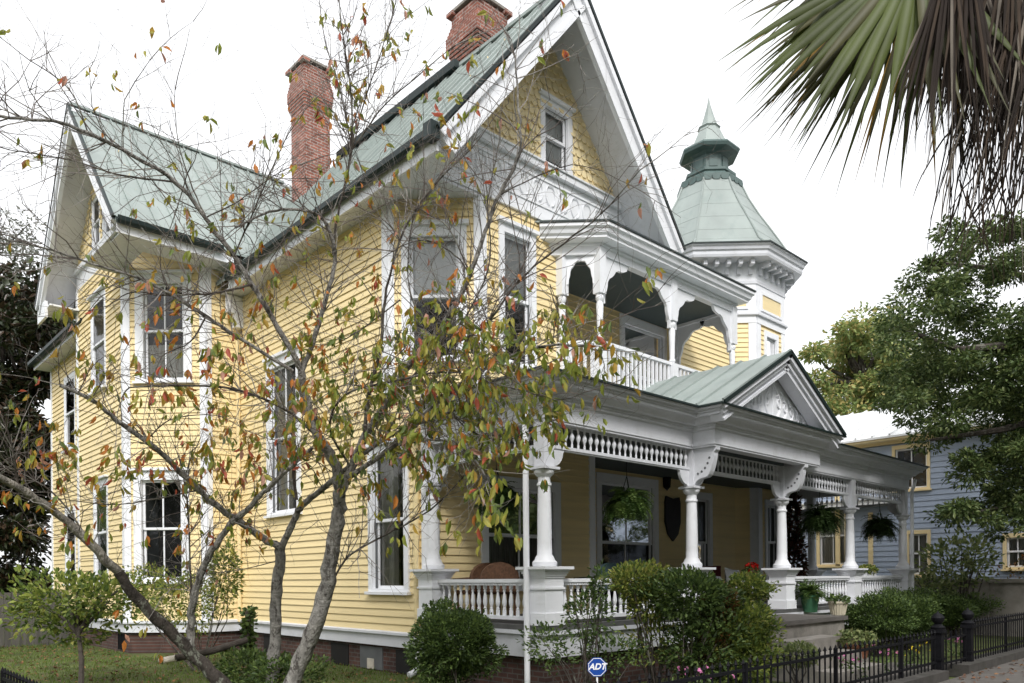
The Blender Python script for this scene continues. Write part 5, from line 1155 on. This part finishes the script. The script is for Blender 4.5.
limb([(365, 440, 9.2), (368, 400, 9.0), (380, 350, 8.8), (385, 300, 8.7), (400, 240, 8.5), (430, 190, 8.3), (470, 150, 8.1)], .035, .008, BARKD, 'branch', .8)
limb([(392, 400, 9.0), (440, 350, 8.5), (480, 330, 8.1), (520, 280, 7.8), (555, 250, 7.5), (600, 215, 7.2), (640, 170, 6.9)], .025, .006, BARKD, 'branch', .6)
limb([(440, 345, 8.4), (470, 310, 8.2), (490, 260, 8.1), (488, 200, 8.0), (500, 140, 7.9)], .016, .006, BARKD, 'branch', .6)
limb([(293, 371, 9.0), (252, 346, 8.8), (205, 316, 8.5), (176, 298, 8.3), (141, 279, 8.1), (100, 266, 7.9), (44, 248, 7.6), (-10, 236, 7.3)], .032, .010, BARK, 'branch', .4)
limb([(252, 284, 8.6), (230, 290, 8.5), (205, 294, 8.4), (164, 295, 8.3), (132, 292, 8.2), (110, 305, 8.1)], .02, .007, BARKD, 'branch', .5)
limb([(205, 318, 8.5), (190, 342, 8.4), (162, 357, 8.3), (152, 385, 8.2)], .014, .006, BARKD, 'branch', .6)
limb([(335, 455, 9.4), (293, 415, 9.2), (249, 393, 9.0), (205, 386, 8.8), (160, 386, 8.6), (129, 388, 8.5), (122, 400, 8.5)], .028, .008, BARKD, 'branch', .8)
limb([(205, 216, 8.3), (190, 180, 8.2), (178, 140, 8.1), (175, 90, 8.0)], .013, .005, BARKD, 'branch', .5)
limb([(176, 182, 8.1), (120, 175, 7.8), (70, 160, 7.6), (10, 150, 7.3)], .016, .006, BARKD, 'branch', .5)
limb([(234, 256, 8.5), (265, 185, 8.4), (285, 140, 8.3), (305, 110, 8.3)], .014, .005, BARKD, 'branch', .7)
limb([(123, 150, 7.8), (125, 100, 7.7), (150, 60, 7.7)], .01, .004, BARKD, 'branch', .4)
limb([(88, 133, 7.6), (70, 90, 7.5), (30, 60, 7.4), (-10, 30, 7.3)], .012, .004, BARKD, 'branch', .4)
limb([(400, 445, 8.9), (440, 440, 8.4), (470, 455, 8.0), (487, 480, 7.6), (492, 505, 7.4)], .022, .008, BARK, 'branch', 1.6)
limb([(352, 468, 9.4), (330, 430, 9.0), (345, 395, 8.6), (400, 380, 8.2), (450, 372, 7.9), (500, 385, 7.6), (540, 395, 7.4)], .022, .007, BARKD, 'branch', 1.6)
limb([(325, 600, 9.8), (345, 560, 9.6), (385, 535, 9.3), (430, 510, 9.0), (462, 478, 8.8), (480, 450, 8.6)], .022, .007, BARKD, 'branch', .25)
limb([(199, 490, 9.6), (150, 500, 9.4), (110, 505, 9.2), (70, 500, 9.0)], .014, .006, BARKD, 'branch', 1.2)
limb([(92, 545, 9.2), (60, 500, 9.0), (20, 470, 8.8), (-10, 450, 8.6)], .018, .007, BARKD, 'branch', .9)
limb([(18, 487, 8.5), (10, 440, 8.3), (-5, 400, 8.2)], .02, .008, BARKD, 'branch', .7)
limb([(280, 560, 10.4), (240, 570, 10.1), (200, 575, 9.9), (170, 590, 9.8)], .01, .005, BARKD, 'branch', .9)
limb([(400, 300, 8.7), (360, 330, 8.8), (330, 345, 8.9), (300, 340, 9.0)], .012, .005, BARKD, 'branch', .8)
limb([(470, 275, 8.2), (450, 230, 8.2), (430, 215, 8.3), (400, 200, 8.4), (375, 210, 8.5)], .012, .005, BARKD, 'branch', .6)
limb([(470, 275, 8.2), (455, 255, 8.1), (425, 240, 8.0), (395, 250, 8.0), (365, 270, 8.0)], .012, .005, BARKD, 'branch', .6)
limb([(430, 330, 8.5), (412, 300, 8.4), (408, 260, 8.3), (415, 215, 8.2), (440, 175, 8.2)], .012, .005, BARKD, 'branch', .6)
limb([(500, 195, 8.0), (540, 175, 7.8), (580, 165, 7.6), (630, 185, 7.4)], .010, .004, BARKD, 'branch', .4)
limb([(205, 218, 8.3), (240, 200, 8.2), (275, 175, 8.1), (300, 165, 8.0)], .011, .004, BARKD, 'branch', .5)
limb([(123, 150, 7.8), (160, 190, 7.9), (190, 240, 8.0), (200, 265, 8.1)], .010, .004, BARKD, 'branch', .5)
limb([(300, 210, 8.6), (280, 245, 8.5), (262, 280, 8.5), (270, 310, 8.6)], .010, .004, BARKD, 'branch', .7)
limb([(146, 441, 9.0), (170, 420, 8.9), (215, 415, 8.8), (245, 430, 8.8)], .012, .005, BARKD, 'branch', 1.1)
limb([(388, 400, 9.0), (355, 385, 8.8), (325, 395, 8.6), (290, 430, 8.4)], .013, .005, BARKD, 'branch', 1.2)
limb([(440, 400, 8.5), (470, 430, 8.2), (505, 440, 7.9), (530, 430, 7.7)], .013, .005, BARKD, 'branch', 1.5)
limb([(500, 372, 8.0), (530, 390, 7.7), (560, 400, 7.5), (585, 392, 7.3)], .011, .004, BARKD, 'branch', 1.3)
# twigs and leaves
tw = MB(); LC, LD, LN_, LL, LM = [], [], [], [], []
def leafw(px, py):
    if py < 60: w = .5
    elif py < 250: w = .36
    elif py < 300: w = .55
    else: w = .85
    if 330 < px < 560 and 310 < py < 500: w *= 1.25
    if 290 < px < 340 and 280 < py < 480: w *= 1.4
    if 200 < px < 290 and 330 < py < 480: w *= 1.2
    if py > 540: w *= .35
    if px > 570: w *= .5
    if 480 < px < 640 and py < 330: w *= .5
    return w
WG_ = np.array([.34, .27, .20, .06, .03, .07, .03]); WO_ = np.array([.24, .24, .08, .16, .05, .17, .06])
def add_leaves(p, d, px, py, k):
    orange = (px < 330 and py > 300) or py < 300
    wts = WO_ if orange else WG_; wts = wts/wts.sum()
    for _ in range(k):
        dd = d*.4+rng.normal(0, .38, 3); dd[2] -= rng.uniform(.7, 1.7)
        LC.append(p+rng.normal(0, .02, 3)-T0); LD.append(dd); LN_.append(rng.normal(0, 1, 3)); LL.append(rng.uniform(.085, .15)*(1.0 if py > 300 else .9)); LM.append(rng.choice(7, p=wts))
def grow(p, d, l, r, depth, leafy):
    pts = [p-T0]; q = p.copy(); st = 4
    for i in range(st):
        d = d+rng.normal(0, .16, 3); d /= np.linalg.norm(d); q = q+d*l/st; pts.append(q-T0)
        px, py, dep = proj(q)
        if depth <= 1 and rng.random() < .085*leafw(px, py)*leafy: add_leaves(q, d, px, py, int(rng.integers(1, 4)))
        if depth < 2 and rng.random() < .5:
            nd = d+rng.normal(0, .65, 3); nd /= np.linalg.norm(nd); grow(q, nd, l*rng.uniform(.4, .7), r*.6, depth+1, leafy)
    tw.tube(pts, np.linspace(r, r*.35, st+1), 4, mi=int(rng.random() < .45), cap=False)
    px, py, dep = proj(q)
    if rng.random() < .19*leafw(px, py)*leafy: add_leaves(q, d, px, py, int(rng.integers(2, 6)))
for Q, rad, leafy in ALL:
    Ls = np.linalg.norm(np.diff(Q, axis=0), axis=1); tot = Ls.sum(); acc = 0
    for i in range(1, len(Q)):
        acc += Ls[i-1]; f_ = acc/tot
        if f_ < .12: continue
        k = rng.poisson(Ls[i-1]*(15 if rad[i] < .04 else 3.5))
        for _ in range(k):
            d = (Q[i]-Q[i-1])/max(Ls[i-1], 1e-6)*.6+rng.normal(0, .55, 3)+np.array([0, 0, .35]); d /= np.linalg.norm(d)
            grow(Q[i], d, rng.uniform(.35, 1.05), min(.0068, rad[i]*.6), 0, max(leafy, .25))
    grow(Q[-1], (Q[-1]-Q[-3])/np.linalg.norm(Q[-1]-Q[-3]), .6, .006, 0, max(leafy, .4))
# the near drooping sprays
for (x, y, d_, k) in ((405, 275, 5.2, 0), (492, 512, 6.6, 22), (400, 522, 7.0, 9), (490, 490, 6.8, 12), (575, 345, 6.8, 14), (560, 352, 6.9, 14), (600, 350, 6.9, 8), (480, 400, 7.2, 14), (450, 390, 7.4, 14)):
    c = np.array(on(x, y, 'D', d_))
    for _ in range(k):
        q = c+rng.normal(0, .1, 3); px, py, _d = proj(q); add_leaves(q, np.array([0, 0, -.5]), px, py, 1)
tw.build('twig', [TWIG, mk('twig_pale', (0.26, 0.24, 0.22), 0.85, 0.3, 9, 0)], TREE, smooth=True)
leaf_obj('foliage', LC, LD, LN_, np.array(LL), np.array(LL)*.39, LM, LEAFS['autumn'], TREE, fold=.2, curl=.18)
print('autumn leaves', len(LC), 'twig faces', len(tw.f))
# sawn limb lying at the trunk foot
cl_ = empty('sawn_log', 'sawn limb with a pale cut end lying by the trunk', 'log', on(190, 660, 'D', 10.2)[:2]+(.1,)); c0 = np.array(cl_.location)
a = np.array(on(160, 661, 'D', 10.4)); b = np.array(on(176, 658, 'D', 10.4)); e = np.array(on(247, 640, 'D', 11.0))
MB().tube([a-c0, b-c0], [.045, .045], 12).build('bare_end', PALE, cl_); MB().tube([b-c0, (b+e)/2-c0+[0, 0, -.03], e-c0], [.05, .05, .045], 12).build('bark', TRK, cl_)
